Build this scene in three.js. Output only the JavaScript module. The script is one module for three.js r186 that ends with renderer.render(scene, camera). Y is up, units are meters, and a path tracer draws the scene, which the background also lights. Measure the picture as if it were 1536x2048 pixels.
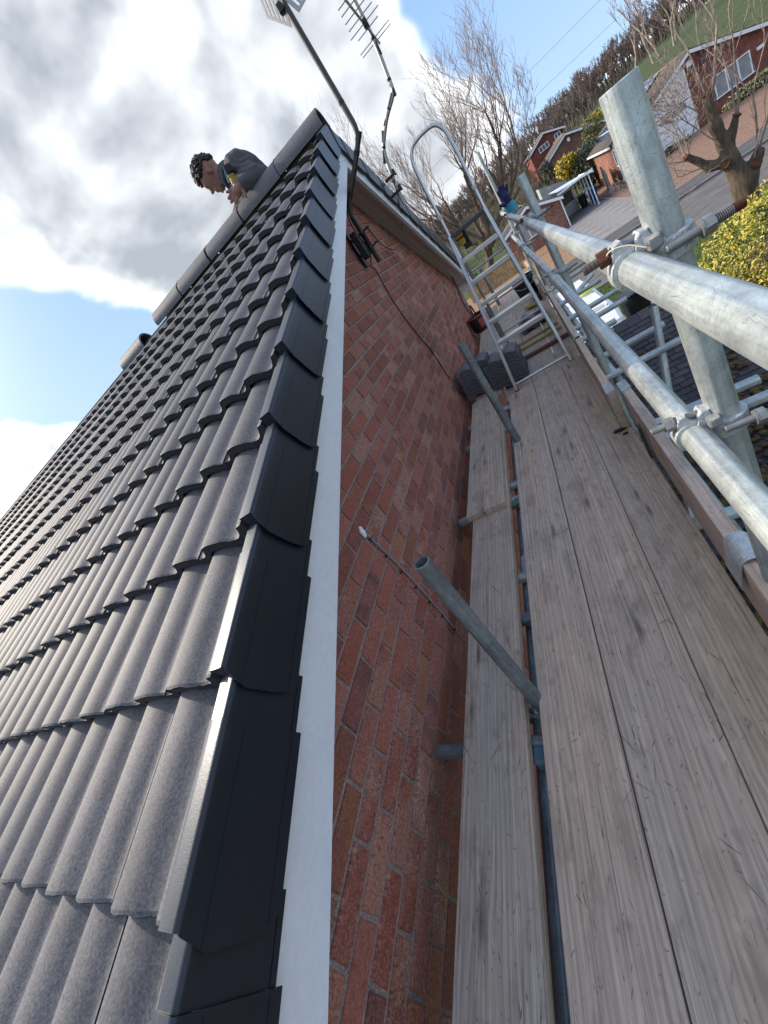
import * as THREE from 'three';
import { mergeGeometries, toCreasedNormals } from 'three/addons/utils/BufferGeometryUtils.js';
import { RoundedBoxGeometry } from 'three/addons/geometries/RoundedBoxGeometry.js';
import { MarchingCubes } from 'three/addons/objects/MarchingCubes.js';
import { ImprovedNoise } from 'three/addons/math/ImprovedNoise.js';

// ---------- camera (held at the origin; y up, the gable wall runs along z) ----------
const scene = new THREE.Scene();
const F0 = 798.2255, R0 = new THREE.Vector3(0.78107, -0.37766, -0.49722), D0 = new THREE.Vector3(0.58932, 0.70913, 0.38717), F1 = new THREE.Vector3(0.20629, -0.59550, 0.77644);
const camera = new THREE.PerspectiveCamera(2 * Math.atan(1024 / F0) * 180 / Math.PI, 0.75, 0.02, 2000);
{
  const right = new THREE.Vector3(R0.x, -D0.x, -F1.x), down = new THREE.Vector3(R0.y, -D0.y, -F1.y), fwd = new THREE.Vector3(R0.z, -D0.z, -F1.z);
  const m = new THREE.Matrix4().makeBasis(right.normalize(), down.normalize().negate(), fwd.normalize().negate());
  camera.quaternion.setFromRotationMatrix(m);
}
scene.add(camera);
const renderer = new THREE.WebGLRenderer({ antialias: true });
renderer.setSize(768, 1024);
renderer.toneMapping = THREE.LinearToneMapping;
renderer.toneMappingExposure = 2.05;
renderer.shadowMap.enabled = true;
const V = (x, y, z) => new THREE.Vector3(x, y, z);
// photo pixel -> direction, and where that direction meets a plane
const ray = (u, v) => { const a = u - 768, b = v - 1024; return V(a * R0.x + b * R0.y + F0 * R0.z, -(a * D0.x + b * D0.y + F0 * D0.z), -(a * F1.x + b * F1.y + F0 * F1.z)); };
const onX = (u, v, x) => { const r = ray(u, v); return r.multiplyScalar(x / r.x); };
const onY = (u, v, y) => { const r = ray(u, v); return r.multiplyScalar(y / r.y); };
const onZ = (u, v, z) => { const r = ray(u, v); return r.multiplyScalar(z / r.z); };
const project = p => { const q = V(p.x * R0.x - p.y * D0.x - p.z * F1.x, p.x * R0.y - p.y * D0.y - p.z * F1.y, p.x * R0.z - p.y * D0.z - p.z * F1.z); return [768 + F0 * q.x / q.z, 1024 + F0 * q.y / q.z, q.z]; };

// ---------- random and noise ----------
function rng(a) { return () => { a |= 0; a = a + 0x6D2B79F5 | 0; let t = Math.imul(a ^ a >>> 15, 1 | a); t = t + Math.imul(t ^ t >>> 7, 61 | t) ^ t; return ((t ^ t >>> 14) >>> 0) / 4294967296; }; }
const clamp = (x, a = 0, b = 1) => Math.min(b, Math.max(a, x)), mix = (a, b, t) => a + (b - a) * t, sst = (a, b, x) => { const t = clamp((x - a) / (b - a)); return t * t * (3 - 2 * t); };
const hash = (x, y, s) => { let h = Math.imul(x, 374761393) ^ Math.imul(y, 668265263) ^ Math.imul(s, 1274126177); h = Math.imul(h ^ h >>> 13, 1274126177); return ((h ^ h >>> 16) >>> 0) / 4294967296; };
function vn(x, y, px, py, s) {                       // value noise, periodic
  const xi = Math.floor(x), yi = Math.floor(y), fx = x - xi, fy = y - yi, u = fx * fx * (3 - 2 * fx), v = fy * fy * (3 - 2 * fy);
  const x0 = ((xi % px) + px) % px, x1 = (x0 + 1) % px, y0 = ((yi % py) + py) % py, y1 = (y0 + 1) % py;
  return mix(mix(hash(x0, y0, s), hash(x1, y0, s), u), mix(hash(x0, y1, s), hash(x1, y1, s), u), v);
}
function fbm(x, y, px, py, s, o = 4) { let a = 0, w = 0.5, t = 0; for (let i = 0; i < o; i++) { a += w * vn(x, y, px, py, s + i * 17); t += w; w *= 0.55; x *= 2; y *= 2; px *= 2; py *= 2; } return a / t; }
const P3 = new ImprovedNoise();
function fbm3(x, y, z, o = 5) { let a = 0, w = 0.5, t = 0; for (let i = 0; i < o; i++) { a += w * P3.noise(x, y, z); t += w; w *= 0.52; x = x * 2.03 + 5.1; y = y * 2.03 + 1.7; z = z * 2.03 + 9.2; } return a / t; }

// ---------- sky (air and clouds only), sun ----------
const SUN = V(-0.80, 0.56, -0.09).normalize();
{
  const W = 2048, H = 1024, d = new Float32Array(W * H * 4);
  // cloud banks: where in the sky, how wide (radians), how much
  const banks = [
    [150, 200, 0.36, 0.5], [300, 330, 0.32, 0.55], [30, 400, 0.3, 0.4], [170, 450, 0.22, 0.35], [430, 150, 0.3, 0.4],
    [650, 200, 0.20, 0.40], [730, 90, 0.17, 0.42], [790, 210, 0.14, 0.36], [560, 400, 0.16, 0.3], [860, 340, 0.18, 0.42], [960, 310, 0.15, 0.4],
    [120, 880, 0.12, 0.55], [30, 960, 0.12, 0.55], [200, 930, 0.08, 0.45], [1130, 140, 0.2, 0.42], [1010, 210, 0.12, 0.34],
    [925, 120, 0.13, -0.6], [960, 40, 0.18, -0.45], [230, 740, 0.17, -0.9], [90, 750, 0.14, -0.8], [610, 15, 0.07, -0.35], [510, 240, 0.06, -0.35], [860, 50, 0.1, -0.3], [330, 680, 0.14, -0.7], [20, 720, 0.1, -0.5], [1150, 40, 0.2, -0.25],
  ].map(([u, v, r, a]) => [ray(u, v).normalize(), r, a]);
  const dir = V(0, 0, 0);
  for (let j = 0; j < H; j++) for (let i = 0; i < W; i++) {
    const ph = ((i + 0.5) / W - 0.5) * 2 * Math.PI, th = ((j + 0.5) / H - 0.5) * Math.PI, c = Math.cos(th);
    dir.set(Math.cos(ph) * c, Math.sin(th), Math.sin(ph) * c);
    const el = Math.max(0, dir.y), sd = dir.dot(SUN), k = 4 * (j * W + i);
    const t = Math.pow(1 - el, 2.2);
    let r = mix(0.085, 0.31, t), g = mix(0.20, 0.43, t), b = mix(0.45, 0.58, t);
    const halo = Math.exp((sd - 1) * 7);
    r += 0.26 * halo; g += 0.24 * halo; b += 0.16 * halo;
    if (dir.y > -0.05) {
      let n = 0;
      for (const [q, rad, a] of banks) { const x = 1 - dir.dot(q); if (x < rad * rad * 2.2) n += a * Math.exp(-2 * x / (rad * rad)); }
      const yy = dir.y + 0.18, X = dir.x / yy * 0.55, Z = dir.z / yy * 0.55;
      const wx = fbm3(dir.x * 2.2, dir.y * 2.2, dir.z * 2.2, 3) * 0.5;
      const f = 0.62 * fbm3(dir.x * 3.1 + wx, dir.y * 4.2 + 3.3, dir.z * 3.1 - wx, 6) + 0.5 * fbm3(X + 7, Z + wx, 2.2, 5);
      const dens = n * 0.68 + f * 1.5 + 0.02;
      const cov = sst(0.02, 0.26, dens);
      const body = fbm3(dir.x * 3.7 + 2 * wx, dir.y * 5.2 + 8, dir.z * 3.7, 5), fine = fbm3(dir.x * 9 + wx, dir.y * 12, dir.z * 9, 5);
      const thick = clamp(sst(0.16, 0.62, dens + 0.25 * fine) * (0.80 + 1.15 * body + 0.55 * fine) * (0.5 + 0.5 * sst(-0.5, 0.5, sd)));   // clouds opposite the sun, seen from their lit side, whitened to brighten shaded surfaces
      const lit = 0.95 + 0.2 * Math.max(0, sd) * (1 - thick);
      const wr = mix(0.76, 0.265, thick) * lit, wg = mix(0.77, 0.285, thick) * lit, wb = mix(0.78, 0.315, thick) * lit;
      r = mix(r, wr, cov * 0.96); g = mix(g, wg, cov * 0.96); b = mix(b, wb, cov * 0.96);
      const glow = 4 * Math.exp((sd - 1) * 28); r += glow; g += 0.96 * glow; b += 0.88 * glow;   // bright thin cloud round the sun
    } else { r = 0.25; g = 0.26; b = 0.24; }
    d[k] = r; d[k + 1] = g; d[k + 2] = b; d[k + 3] = 1;
  }
  const tx = new THREE.DataTexture(d, W, H, THREE.RGBAFormat, THREE.FloatType);
  tx.mapping = THREE.EquirectangularReflectionMapping; tx.magFilter = THREE.LinearFilter; tx.minFilter = THREE.LinearFilter; tx.wrapS = THREE.RepeatWrapping; tx.needsUpdate = true;
  scene.background = tx; scene.environment = tx;
}
const sun = new THREE.DirectionalLight(0xfff0dc, 2.5);
sun.position.copy(SUN).multiplyScalar(60); sun.castShadow = true; sun.shadow.radius = 2;
sun.shadow.mapSize.set(4096, 4096);
Object.assign(sun.shadow.camera, { left: -60, right: 60, top: 60, bottom: -60, near: 1, far: 200 });
scene.add(sun, sun.target);

// ---------- building helpers ----------
const taken = new Map();
const numbered = n => { const k = taken.get(n) || 0; taken.set(n, k + 1); return k ? n + '_' + String(k).padStart(3, '0') : n; };
function shade(o) { o.castShadow = true; o.receiveShadow = true; return o; }
function obj(name, g, m, parent) { const o = shade(new THREE.Mesh(Array.isArray(g) ? merge(g) : g, m)); o.name = parent ? name : numbered(name); (parent || scene).add(o); return o; }
function tag(o, label, category, group) { o.userData.label = label; o.userData.category = category; if (group) o.userData.group = group; return o; }
function thing(name, label, category, pos, group) { const o = new THREE.Group(); o.name = numbered(name); if (pos) o.position.copy(pos); scene.add(o); return tag(o, label, category, group); }
function part(name, parent, pos) { const o = new THREE.Group(); o.name = name; if (pos) o.position.copy(pos); parent.add(o); return o; }
function struct(name, g, m) { const o = obj(name, g, m); o.userData.kind = 'structure'; return o; }
const stuff = o => { o.userData.kind = 'stuff'; return o; };
function merge(gs) { const keep = ['position', 'normal', 'uv', ...(gs.every(g => g.attributes.color) ? ['color'] : [])]; return mergeGeometries(gs.map(g => { g = g.index ? g.toNonIndexed() : g.clone(); for (const n of Object.keys(g.attributes)) if (!keep.includes(n)) g.deleteAttribute(n); return g; })); }
function box(w, h, d, x = 0, y = 0, z = 0, uvs = 1) {      // box with uv in metres
  const g = new THREE.BoxGeometry(w, h, d); const p = g.attributes.position, n = g.attributes.normal, uv = g.attributes.uv;
  for (let i = 0; i < p.count; i++) { const a = Math.abs(n.getX(i)), b = Math.abs(n.getY(i)); if (a > 0.5) uv.setXY(i, p.getZ(i) * uvs, p.getY(i) * uvs); else if (b > 0.5) uv.setXY(i, p.getX(i) * uvs, p.getZ(i) * uvs); else uv.setXY(i, p.getX(i) * uvs, p.getY(i) * uvs); }
  return g.translate(x, y, z);
}
function rbox(w, h, d, r, x = 0, y = 0, z = 0, s = 2) { return new RoundedBoxGeometry(w, h, d, s, r).translate(x, y, z); }
const UP = V(0, 1, 0);
function along(g, a, b) { const d = b.clone().sub(a), m = new THREE.Matrix4().compose(a, new THREE.Quaternion().setFromUnitVectors(UP, d.clone().normalize()), V(1, 1, 1)); return g.applyMatrix4(m); }
function pipe(a, b, r = 0.02415, ri = 0.0202, seg = 28) {        // hollow tube with open ends
  const L = a.distanceTo(b), e = 0.0012;
  const pts = [[ri, 0.12], [ri, 0], [r - e, 0], [r, e], [r, L - e], [r - e, L], [ri, L], [ri, L - 0.12]].map(p => new THREE.Vector2(p[0], p[1]));
  const g = new THREE.LatheGeometry(pts, seg); const p = g.attributes.position, uv = g.attributes.uv;
  for (let i = 0; i < p.count; i++) uv.setXY(i, uv.getX(i) * 0.1517, p.getY(i));
  return along(toCreasedNormals(g, 0.7), a, b);
}
function rod(a, b, r0, r1 = r0, seg = 8) { const L = a.distanceTo(b), g = new THREE.CylinderGeometry(r1, r0, L, seg).translate(0, L / 2, 0); return along(g, a, b); }
function wire(pts, r, seg = 40, rs = 6, tension = 0.5) { return new THREE.TubeGeometry(new THREE.CatmullRomCurve3(pts, false, 'catmullrom', tension), seg, r, rs, false); }
function quad(a, b, c, d, uvs = 1) {                              // a b c d round the face; uv in metres along ab and ad
  const g = new THREE.BufferGeometry(), e1 = b.clone().sub(a), L = e1.length(), u = e1.clone().divideScalar(L), n = e1.clone().cross(d.clone().sub(a)).normalize(), w = n.clone().cross(u);
  const P = [a, b, c, a, c, d], uv = [];
  for (const p of P) { const q = p.clone().sub(a); uv.push(q.dot(u) * uvs, q.dot(w) * uvs); }
  g.setAttribute('position', new THREE.Float32BufferAttribute(P.flatMap(p => [p.x, p.y, p.z]), 3)); g.setAttribute('uv', new THREE.Float32BufferAttribute(uv, 2)); g.computeVertexNormals(); return g;
}
function extrude(pts, depth, bevel = 0) { const s = new THREE.Shape(pts.map(p => new THREE.Vector2(p[0], p[1]))); return new THREE.ExtrudeGeometry(s, { depth, bevelEnabled: bevel > 0, bevelSize: bevel, bevelThickness: bevel, bevelSegments: 2, steps: 1 }); }
function texture(w, h, fn, srgb = true, rep) {
  const d = new Uint8Array(w * h * 4);
  for (let j = 0; j < h; j++) for (let i = 0; i < w; i++) { const c = fn(i / w, j / h, i, j), k = 4 * (j * w + i); d[k] = clamp(c[0]) * 255; d[k + 1] = clamp(c[1]) * 255; d[k + 2] = clamp(c[2]) * 255; d[k + 3] = 255; }
  const t = new THREE.DataTexture(d, w, h); t.magFilter = THREE.LinearFilter; t.minFilter = THREE.LinearMipmapLinearFilter; t.generateMipmaps = true; t.wrapS = t.wrapT = THREE.RepeatWrapping; if (srgb) t.colorSpace = THREE.SRGBColorSpace; if (rep) t.repeat.set(rep[0], rep[1]); t.needsUpdate = true; return t;
}
const col = (r, g, b) => new THREE.Color().setRGB(r, g, b);
const std = (c, rough, o = {}) => new THREE.MeshStandardMaterial({ color: Array.isArray(c) ? col(...c) : c, roughness: rough, metalness: 0, ...o });
class Limbs { constructor() { this.P = []; this.N = []; this.U = []; }
  add(a, b, r0, r1, n) { const d = b.clone().sub(a), L = d.length(); d.divideScalar(L); const u = (Math.abs(d.y) < 0.9 ? V(0, 1, 0) : V(1, 0, 0)).cross(d).normalize(), w = d.clone().cross(u); const c = []; for (let i = 0; i <= n; i++) { const t = i / n * 2 * Math.PI, x = Math.cos(t), y = Math.sin(t); c.push([u.x * x + w.x * y, u.y * x + w.y * y, u.z * x + w.z * y]); }
    const put = (p, r, k, v) => { this.P.push(p.x + c[k][0] * r, p.y + c[k][1] * r, p.z + c[k][2] * r); this.N.push(c[k][0], c[k][1], c[k][2]); this.U.push(k / n, v); };
    for (let i = 0; i < n; i++) { put(a, r0, i, 0); put(a, r0, i + 1, 0); put(b, r1, i, L); put(b, r1, i, L); put(a, r0, i + 1, 0); put(b, r1, i + 1, L); } }
  geo(off = V(0, 0, 0)) { const g = new THREE.BufferGeometry(); g.setAttribute('position', new THREE.Float32BufferAttribute(this.P, 3)); g.setAttribute('normal', new THREE.Float32BufferAttribute(this.N, 3)); g.setAttribute('uv', new THREE.Float32BufferAttribute(this.U, 2)); return g.translate(off.x, off.y, off.z); } }
// ---------- surfaces ----------
const tGrain = texture(512, 512, (x, y) => { const a = fbm(x * 8, y * 8, 8, 8, 3, 4), s = vn(x * 200, y * 200, 200, 200, 9), s2 = vn(x * 110, y * 110, 110, 110, 12); const pit = s2 > 0.93 ? -0.28 : 0, wht = vn(x * 64, y * 64, 64, 64, 77) > 0.985 ? 0.16 : 0; const v = 0.78 + 0.16 * (a - 0.5) + 0.34 * (s - 0.5) + pit + wht; return [v, v * 0.985, v]; }, true, [2, 2]);
const bGrain = texture(512, 512, (x, y) => { const v = 0.5 * vn(x * 200, y * 200, 200, 200, 9) + 0.5 * vn(x * 110, y * 110, 110, 110, 12); return [v, v, v]; }, false, [2, 2]);
const tBlot = texture(256, 256, (x, y) => { const a = fbm(x * 4, y * 4, 4, 4, 41, 5), s = vn(x * 128, y * 128, 128, 128, 43); const v = 0.84 + 0.26 * (a - 0.5) + 0.10 * (s - 0.5); return [v, v, v]; }, true, [1, 1]);
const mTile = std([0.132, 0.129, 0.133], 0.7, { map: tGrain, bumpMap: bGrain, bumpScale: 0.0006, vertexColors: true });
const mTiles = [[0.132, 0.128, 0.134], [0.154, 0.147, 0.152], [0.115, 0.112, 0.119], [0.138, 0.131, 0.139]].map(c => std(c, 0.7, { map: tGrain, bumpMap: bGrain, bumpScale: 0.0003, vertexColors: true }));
const mRidge = std([0.16, 0.158, 0.165], 0.6, { map: tGrain, bumpMap: bGrain, bumpScale: 0.001 });
const mVerge = new THREE.MeshPhysicalMaterial({ color: col(0.011, 0.017, 0.032), roughness: 0.4, map: tBlot, bumpMap: bGrain, bumpScale: 0.00015, specularIntensity: 1 });
const tBoard = texture(256, 1024, (x, y) => { const a = fbm(x * 6, y * 3, 6, 3, 81, 4), s = vn(x * 90, y * 300, 90, 300, 5), sp = vn(x * 60, y * 60, 60, 60, 87) > 0.985 ? -0.25 : 0; const v = 0.93 + 0.05 * (a - 0.5) + 0.03 * (s - 0.5) + sp; return [v, v, v]; }, true, [1, 0.5]);
const mWhite = std([0.82, 0.84, 0.88], 0.35, { map: tBoard });
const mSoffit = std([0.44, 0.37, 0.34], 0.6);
const mMortar = std([0.46, 0.375, 0.325], 0.95, { map: tGrain, bumpMap: bGrain, bumpScale: 0.002 });
const mBlack = std([0.012, 0.012, 0.013], 0.5), mDark = std([0.02, 0.02, 0.022], 0.8);
// brick faces: red, sandy and dark mixes with speckle
const brickTex = [0, 1, 2, 3].map(k => texture(512, 512, (x, y) => {
  const a = fbm(x * 5, y * 9, 5, 9, 101 + k * 7, 4), b = fbm(x * 9, y * 9, 9, 9, 131 + k * 5, 3), sp = vn(x * 230, y * 230, 230, 230, 150 + k), sp2 = vn(x * 210, y * 210, 210, 210, 170 + k);
  const red = [0.655, 0.405, 0.345], pale = [0.79, 0.66, 0.58], dark = [0.50, 0.345, 0.34], org = [0.70, 0.49, 0.34];
  let c = red, t;
  const lay = (q, w) => { c = c.map((v, i) => mix(v, q[i], clamp(w))); };
  t = [0.12, 0.62, 0.2, 0.12][k]; lay(pale, t * sst(0.30, 0.6, a) + 0.5 * (k === 1 ? 1 : 0.5) * sst(0.5, 0.8, sp) * sst(0.3, 0.6, b));
  t = [0.15, 0.1, 0.85, 0.2][k]; lay(dark, t * sst(0.4, 0.7, b));
  t = [0.1, 0.05, 0.1, 0.8][k]; lay(org, t * sst(0.4, 0.65, 1 - a));
  lay([0.27, 0.19, 0.18], 0.5 * sst(0.7, 0.92, sp2) * (k === 1 ? 1 : 0.6));
  const v = 0.92 + 0.22 * (sp - 0.5);
  return c.map(q => q * v);
}, true, [1.1, 1.1]));
const bBrick = texture(512, 512, (x, y) => { const v = 0.6 * vn(x * 120, y * 120, 120, 120, 170) + 0.4 * vn(x * 230, y * 230, 230, 230, 150); return [v, v, v]; }, false, [1.1, 1.1]);
const brickMats = [];
for (const [k, c] of [[0, [1, 1, 1]], [0, [0.86, 0.78, 0.78]], [0, [1.0, 0.88, 0.86]], [0, [0.74, 0.64, 0.64]], [1, [0.86, 0.80, 0.78]], [1, [0.78, 0.66, 0.62]], [1, [0.88, 0.74, 0.69]], [2, [0.95, 0.9, 0.95]], [2, [0.75, 0.68, 0.74]], [3, [0.92, 0.9, 0.88]], [3, [0.72, 0.66, 0.64]], [0, [0.95, 0.8, 0.74]]])
  brickMats.push(std(c.map(v => v * 0.97), 0.9, { map: brickTex[k], bumpMap: bBrick, bumpScale: 0.0016 }));

// ---------- our house ----------
const GROUND = -5.2, WALLX = -0.91, BARX = -0.72;
const PITCH = 0.421, TH = Math.atan(PITCH), RIDGEZ = -3.80, BASEY = -0.5685;
const house = thing('house', 'red brick house with grey pantile roof and black plastic verges beside the scaffold', 'house');
const roof = part('roof', house), wall = part('gable_wall', house);

// one double-roll interlocking tile; x across, y off the slope, z down the slope (lip at z = 0)
const TW = 0.30, TL = 0.42, GAUGE = 0.3137 / Math.cos(TH), LIFT = 0.037, TT = 0.030;
const wave = [[0, 1], [0.015, 0.985], [0.03, 0.93], [0.045, 0.82], [0.06, 0.63], [0.072, 0.43], [0.084, 0.24], [0.095, 0.11], [0.105, 0.045], [0.115, 0.06], [0.124, 0.17], [0.132, 0.38], [0.139, 0.65], [0.145, 0.88], [0.15, 1]], WAVE = 0.033, CREST = 0.056;
const waveAt = t => { t = ((t % 0.15) + 0.15) % 0.15; let k = 1; while (wave[k][0] < t - 1e-9) k++; const [a, p] = wave[k - 1], [b, q] = wave[k]; return WAVE * mix(p, q, (t - a) / (b - a)); };
const profPts = [[0, waveAt(-CREST)]]; for (const s of [-0.15, 0, 0.15, 0.30]) for (const [t] of wave.slice(1)) { const u = CREST + s + t; if (u > 0.004 && u < 0.2965) profPts.push([u, waveAt(t)]); } profPts.push([0.2985, waveAt(0.2985 - CREST) + 0.004]);
const profVerge = profPts.filter(p => p[0] < 0.232);
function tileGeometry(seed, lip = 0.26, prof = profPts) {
  const r = rng(seed), ox = r(), oz = r(), P = [], UVs = [], C = [], idx = [];
  const rough = prof.map(() => (r() - 0.5) * 0.0035);
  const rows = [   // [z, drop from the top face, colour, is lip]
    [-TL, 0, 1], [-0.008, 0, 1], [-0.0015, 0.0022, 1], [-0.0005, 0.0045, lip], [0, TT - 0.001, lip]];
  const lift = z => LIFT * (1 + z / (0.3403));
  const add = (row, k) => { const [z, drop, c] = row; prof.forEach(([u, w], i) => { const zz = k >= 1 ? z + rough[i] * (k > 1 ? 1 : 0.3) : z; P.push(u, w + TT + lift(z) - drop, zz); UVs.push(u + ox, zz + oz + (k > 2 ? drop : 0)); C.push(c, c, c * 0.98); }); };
  const N = prof.length; let base = 0;
  const strip = (a, b, ka, kb) => { add(a, ka); add(b, kb); for (let i = 0; i < N - 1; i++) { const p = base + i, q = base + N + i; idx.push(p, q, p + 1, p + 1, q, q + 1); } base += 2 * N; };
  strip(rows[0], rows[1], 0, 1); strip(rows[1], rows[2], 1, 2); strip(rows[3], rows[4], 3, 4);
  // right-hand edge step
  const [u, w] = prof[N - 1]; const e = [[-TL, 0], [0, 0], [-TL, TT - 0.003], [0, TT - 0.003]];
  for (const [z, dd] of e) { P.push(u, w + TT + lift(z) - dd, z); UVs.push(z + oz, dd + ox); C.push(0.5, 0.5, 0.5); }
  idx.push(base, base + 2, base + 1, base + 1, base + 2, base + 3);
  const g = new THREE.BufferGeometry(); g.setAttribute('position', new THREE.Float32BufferAttribute(P, 3)); g.setAttribute('uv', new THREE.Float32BufferAttribute(UVs, 2)); g.setAttribute('color', new THREE.Float32BufferAttribute(C, 3)); g.setIndex(idx); g.computeVertexNormals(); return g;
}
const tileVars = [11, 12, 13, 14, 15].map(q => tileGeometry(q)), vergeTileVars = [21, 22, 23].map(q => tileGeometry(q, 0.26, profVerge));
const roofY = z => BASEY - PITCH * z;
{
  const R = rng(501), list = [];
  for (let k = -2; k < 12; k++) for (let c = 0; c < 30; c++) {
    const z = -0.059 - 0.3137 * k, x = -0.973 - TW * c, ctr = V(x + 0.15, roofY(z - 0.15), z - 0.15), [u, v, w] = project(ctr);
    const vis = w > 0.05 && u > -120 && u < 1700 && v > -200 && v < 2250;
    list.push({ x, z, k, c, s: (vis ? 10 : 0) + 1 / ctr.length() });
  }
  list.sort((a, b) => b.s - a.s);
  const rest = list.slice(300), cut = list.slice(0, 300);
  const q = new THREE.Quaternion();
  const place = (o, t) => { o.position.set(t.x + (R() - 0.5) * 0.003, roofY(t.z) + (R() - 0.5) * 0.0015, t.z + (R() - 0.5) * 0.010); o.rotation.set(TH + (R() - 0.5) * 0.008, (R() - 0.5) * 0.014, (R() - 0.5) * 0.010); };
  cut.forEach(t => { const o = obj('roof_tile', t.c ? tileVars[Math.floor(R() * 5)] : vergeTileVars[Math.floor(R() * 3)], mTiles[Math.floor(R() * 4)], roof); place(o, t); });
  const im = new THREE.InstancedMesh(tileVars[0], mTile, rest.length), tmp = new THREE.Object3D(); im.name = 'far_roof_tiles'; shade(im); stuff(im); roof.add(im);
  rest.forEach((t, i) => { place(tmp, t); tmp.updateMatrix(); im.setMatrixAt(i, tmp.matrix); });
  // boarding under the tiles and the far slope
  const xl = -9.9, xr = BARX - 0.012, ze = 0.95, zb = -8.4, M2 = 0.39, yr = roofY(RIDGEZ) - 0.012;
  obj('roof_deck', quad(V(xl, roofY(ze) - 0.012, ze), V(xr, roofY(ze) - 0.012, ze), V(xr, yr, RIDGEZ), V(xl, yr, RIDGEZ)), mDark, roof);
  obj('far_slope', quad(V(xr, yr - M2 * (RIDGEZ - zb) + 0.05, zb), V(xl, yr - M2 * (RIDGEZ - zb) + 0.05, zb), V(xl, yr + 0.03, RIDGEZ), V(xr, yr + 0.03, RIDGEZ), 1), mRidge, roof);
}
// ridge tiles: half rounds
{
  const s = new THREE.Shape(); const r1 = 0.112, r2 = 0.098, a0 = -0.12, a1 = Math.PI + 0.12;
  s.absarc(0, 0, r1, a0, a1, false); s.absarc(0, 0, r2, a1, a0, true);
  const g = new THREE.ExtrudeGeometry(s, { depth: 0.445, bevelEnabled: true, bevelSize: 0.002, bevelThickness: 0.002, bevelSegments: 1, curveSegments: 20 }).rotateY(Math.PI / 2);
  const ends = [-0.70, -1.155, -1.62, -2.09, -2.555, -3.32], R = rng(77);
  ends.forEach((x, i) => {
    const o = obj('ridge_tile', g, mRidge, roof); o.position.set(x - 0.449, 1.108 + (R() - 0.5) * 0.006 - (i === 5 ? 0.03 : 0), RIDGEZ); o.rotation.set((R() - 0.5) * 0.03, (R() - 0.5) * 0.01, (R() - 0.5) * 0.008);
    if (i < 4) { const c = new THREE.TorusGeometry(0.113, 0.004, 6, 20, 1.7).rotateY(Math.PI / 2).rotateX(0.6); obj('ridge_clip', c, mBlack, o).position.set(0.0, 0, 0); }
  });
  obj('top_batten', box(9.0, 0.06, 0.05, -5.35, roofY(RIDGEZ) + 0.045, RIDGEZ), std([0.2, 0.15, 0.1], 0.9), roof);
}
// verge units (black plastic), one per course on the near slope and again down the far slope
function stripGeo(poly, lo, hi, th) {   // poly [[x,w]] across; lo(i), hi = ends along -z (up slope is -z); th inward thickness
  const P = [], idx = [], N = poly.length; let b = 0;
  const nrm = poly.map((p, i) => { const a = poly[Math.max(0, i - 1)], c = poly[Math.min(N - 1, i + 1)], dx = c[0] - a[0], dy = c[1] - a[1], l = Math.hypot(dx, dy); return [-dy / l, dx / l]; });
  const inn = poly.map((p, i) => [p[0] - nrm[i][0] * th, p[1] - nrm[i][1] * th]);
  const face = (f, g2, flip) => { for (let i = 0; i < N; i++) P.push(...f(i)); for (let i = 0; i < N; i++) P.push(...g2(i)); for (let i = 0; i < N - 1; i++) { const p = b + i, q = b + N + i; flip ? idx.push(p, p + 1, q, p + 1, q + 1, q) : idx.push(p, q, p + 1, p + 1, q, q + 1); } b += 2 * N; };
  face(i => [poly[i][0], poly[i][1], -hi], i => [poly[i][0], poly[i][1], -lo(i)]);
  face(i => [inn[i][0], inn[i][1], -hi], i => [inn[i][0], inn[i][1], -lo(i)], true);
  face(i => [poly[i][0], poly[i][1], -lo(i)], i => [inn[i][0], inn[i][1], -lo(i)]);
  face(i => [poly[i][0], poly[i][1], -hi], i => [inn[i][0], inn[i][1], -hi], true);
  // lower edge
  const k = N - 1; P.push(poly[k][0], poly[k][1], -hi, poly[k][0], poly[k][1], -lo(k), inn[k][0], inn[k][1], -hi, inn[k][0], inn[k][1], -lo(k)); idx.push(b, b + 1, b + 2, b + 2, b + 1, b + 3);
  const g = new THREE.BufferGeometry(); g.setAttribute('position', new THREE.Float32BufferAttribute(P, 3)); g.setIndex(idx); const uv = []; for (let i = 0; i < P.length; i += 3) uv.push(P[i + 2] * 2, P[i + 1] * 2 + P[i] * 2); g.setAttribute('uv', new THREE.Float32BufferAttribute(uv, 2)); g.computeVertexNormals(); return g;
}
const vergePoly = [[-0.046, -0.006], [-0.044, 0], [-0.03, 0], [-0.009, 0], [-0.0045, -0.0012], [-0.0012, -0.0045], [0, -0.009], [0.0005, -0.022], [0.0007, -0.037], [0.0007, -0.055], [0.0007, -0.085], [0.0007, -0.122], [0.0007, -0.150], [0.0007, -0.162], [0.0007, -0.178]];
const vergeEnd = w => -(w > -0.008 ? 0 : w > -0.055 ? 0.024 * (-w / 0.055) : w > -0.122 ? 0.024 - 0.005 * (-w - 0.055) / 0.067 : w > -0.158 ? 0.019 - 0.008 * (-w - 0.122) / 0.036 : 0.011 - 0.016 * (-w - 0.158) / 0.02);
const vBody = stripGeo(vergePoly, i => vergeEnd(vergePoly[i][1]), 0.262, 0.003);
const tailPoly = vergePoly.slice(3, 13).map(([x, w]) => [x - 0.004, w - 0.004]);
const vTail = stripGeo([[-0.046, -0.006], [-0.044, -0.003], ...tailPoly], () => 0.262, 0.40, 0.0025);
const vCap = merge([box(0.036, 0.034, 0.004, -0.026, -0.018, -0.002), box(0.004, 0.031, 0.02, -0.0085, -0.0165, -0.012)]);
const vLine = merge([box(0.0022, 0.0022, 0.275, 0.0008, -0.046, -0.118), box(0.0022, 0.0022, 0.262, 0.0008, -0.156, -0.125)]);
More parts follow.
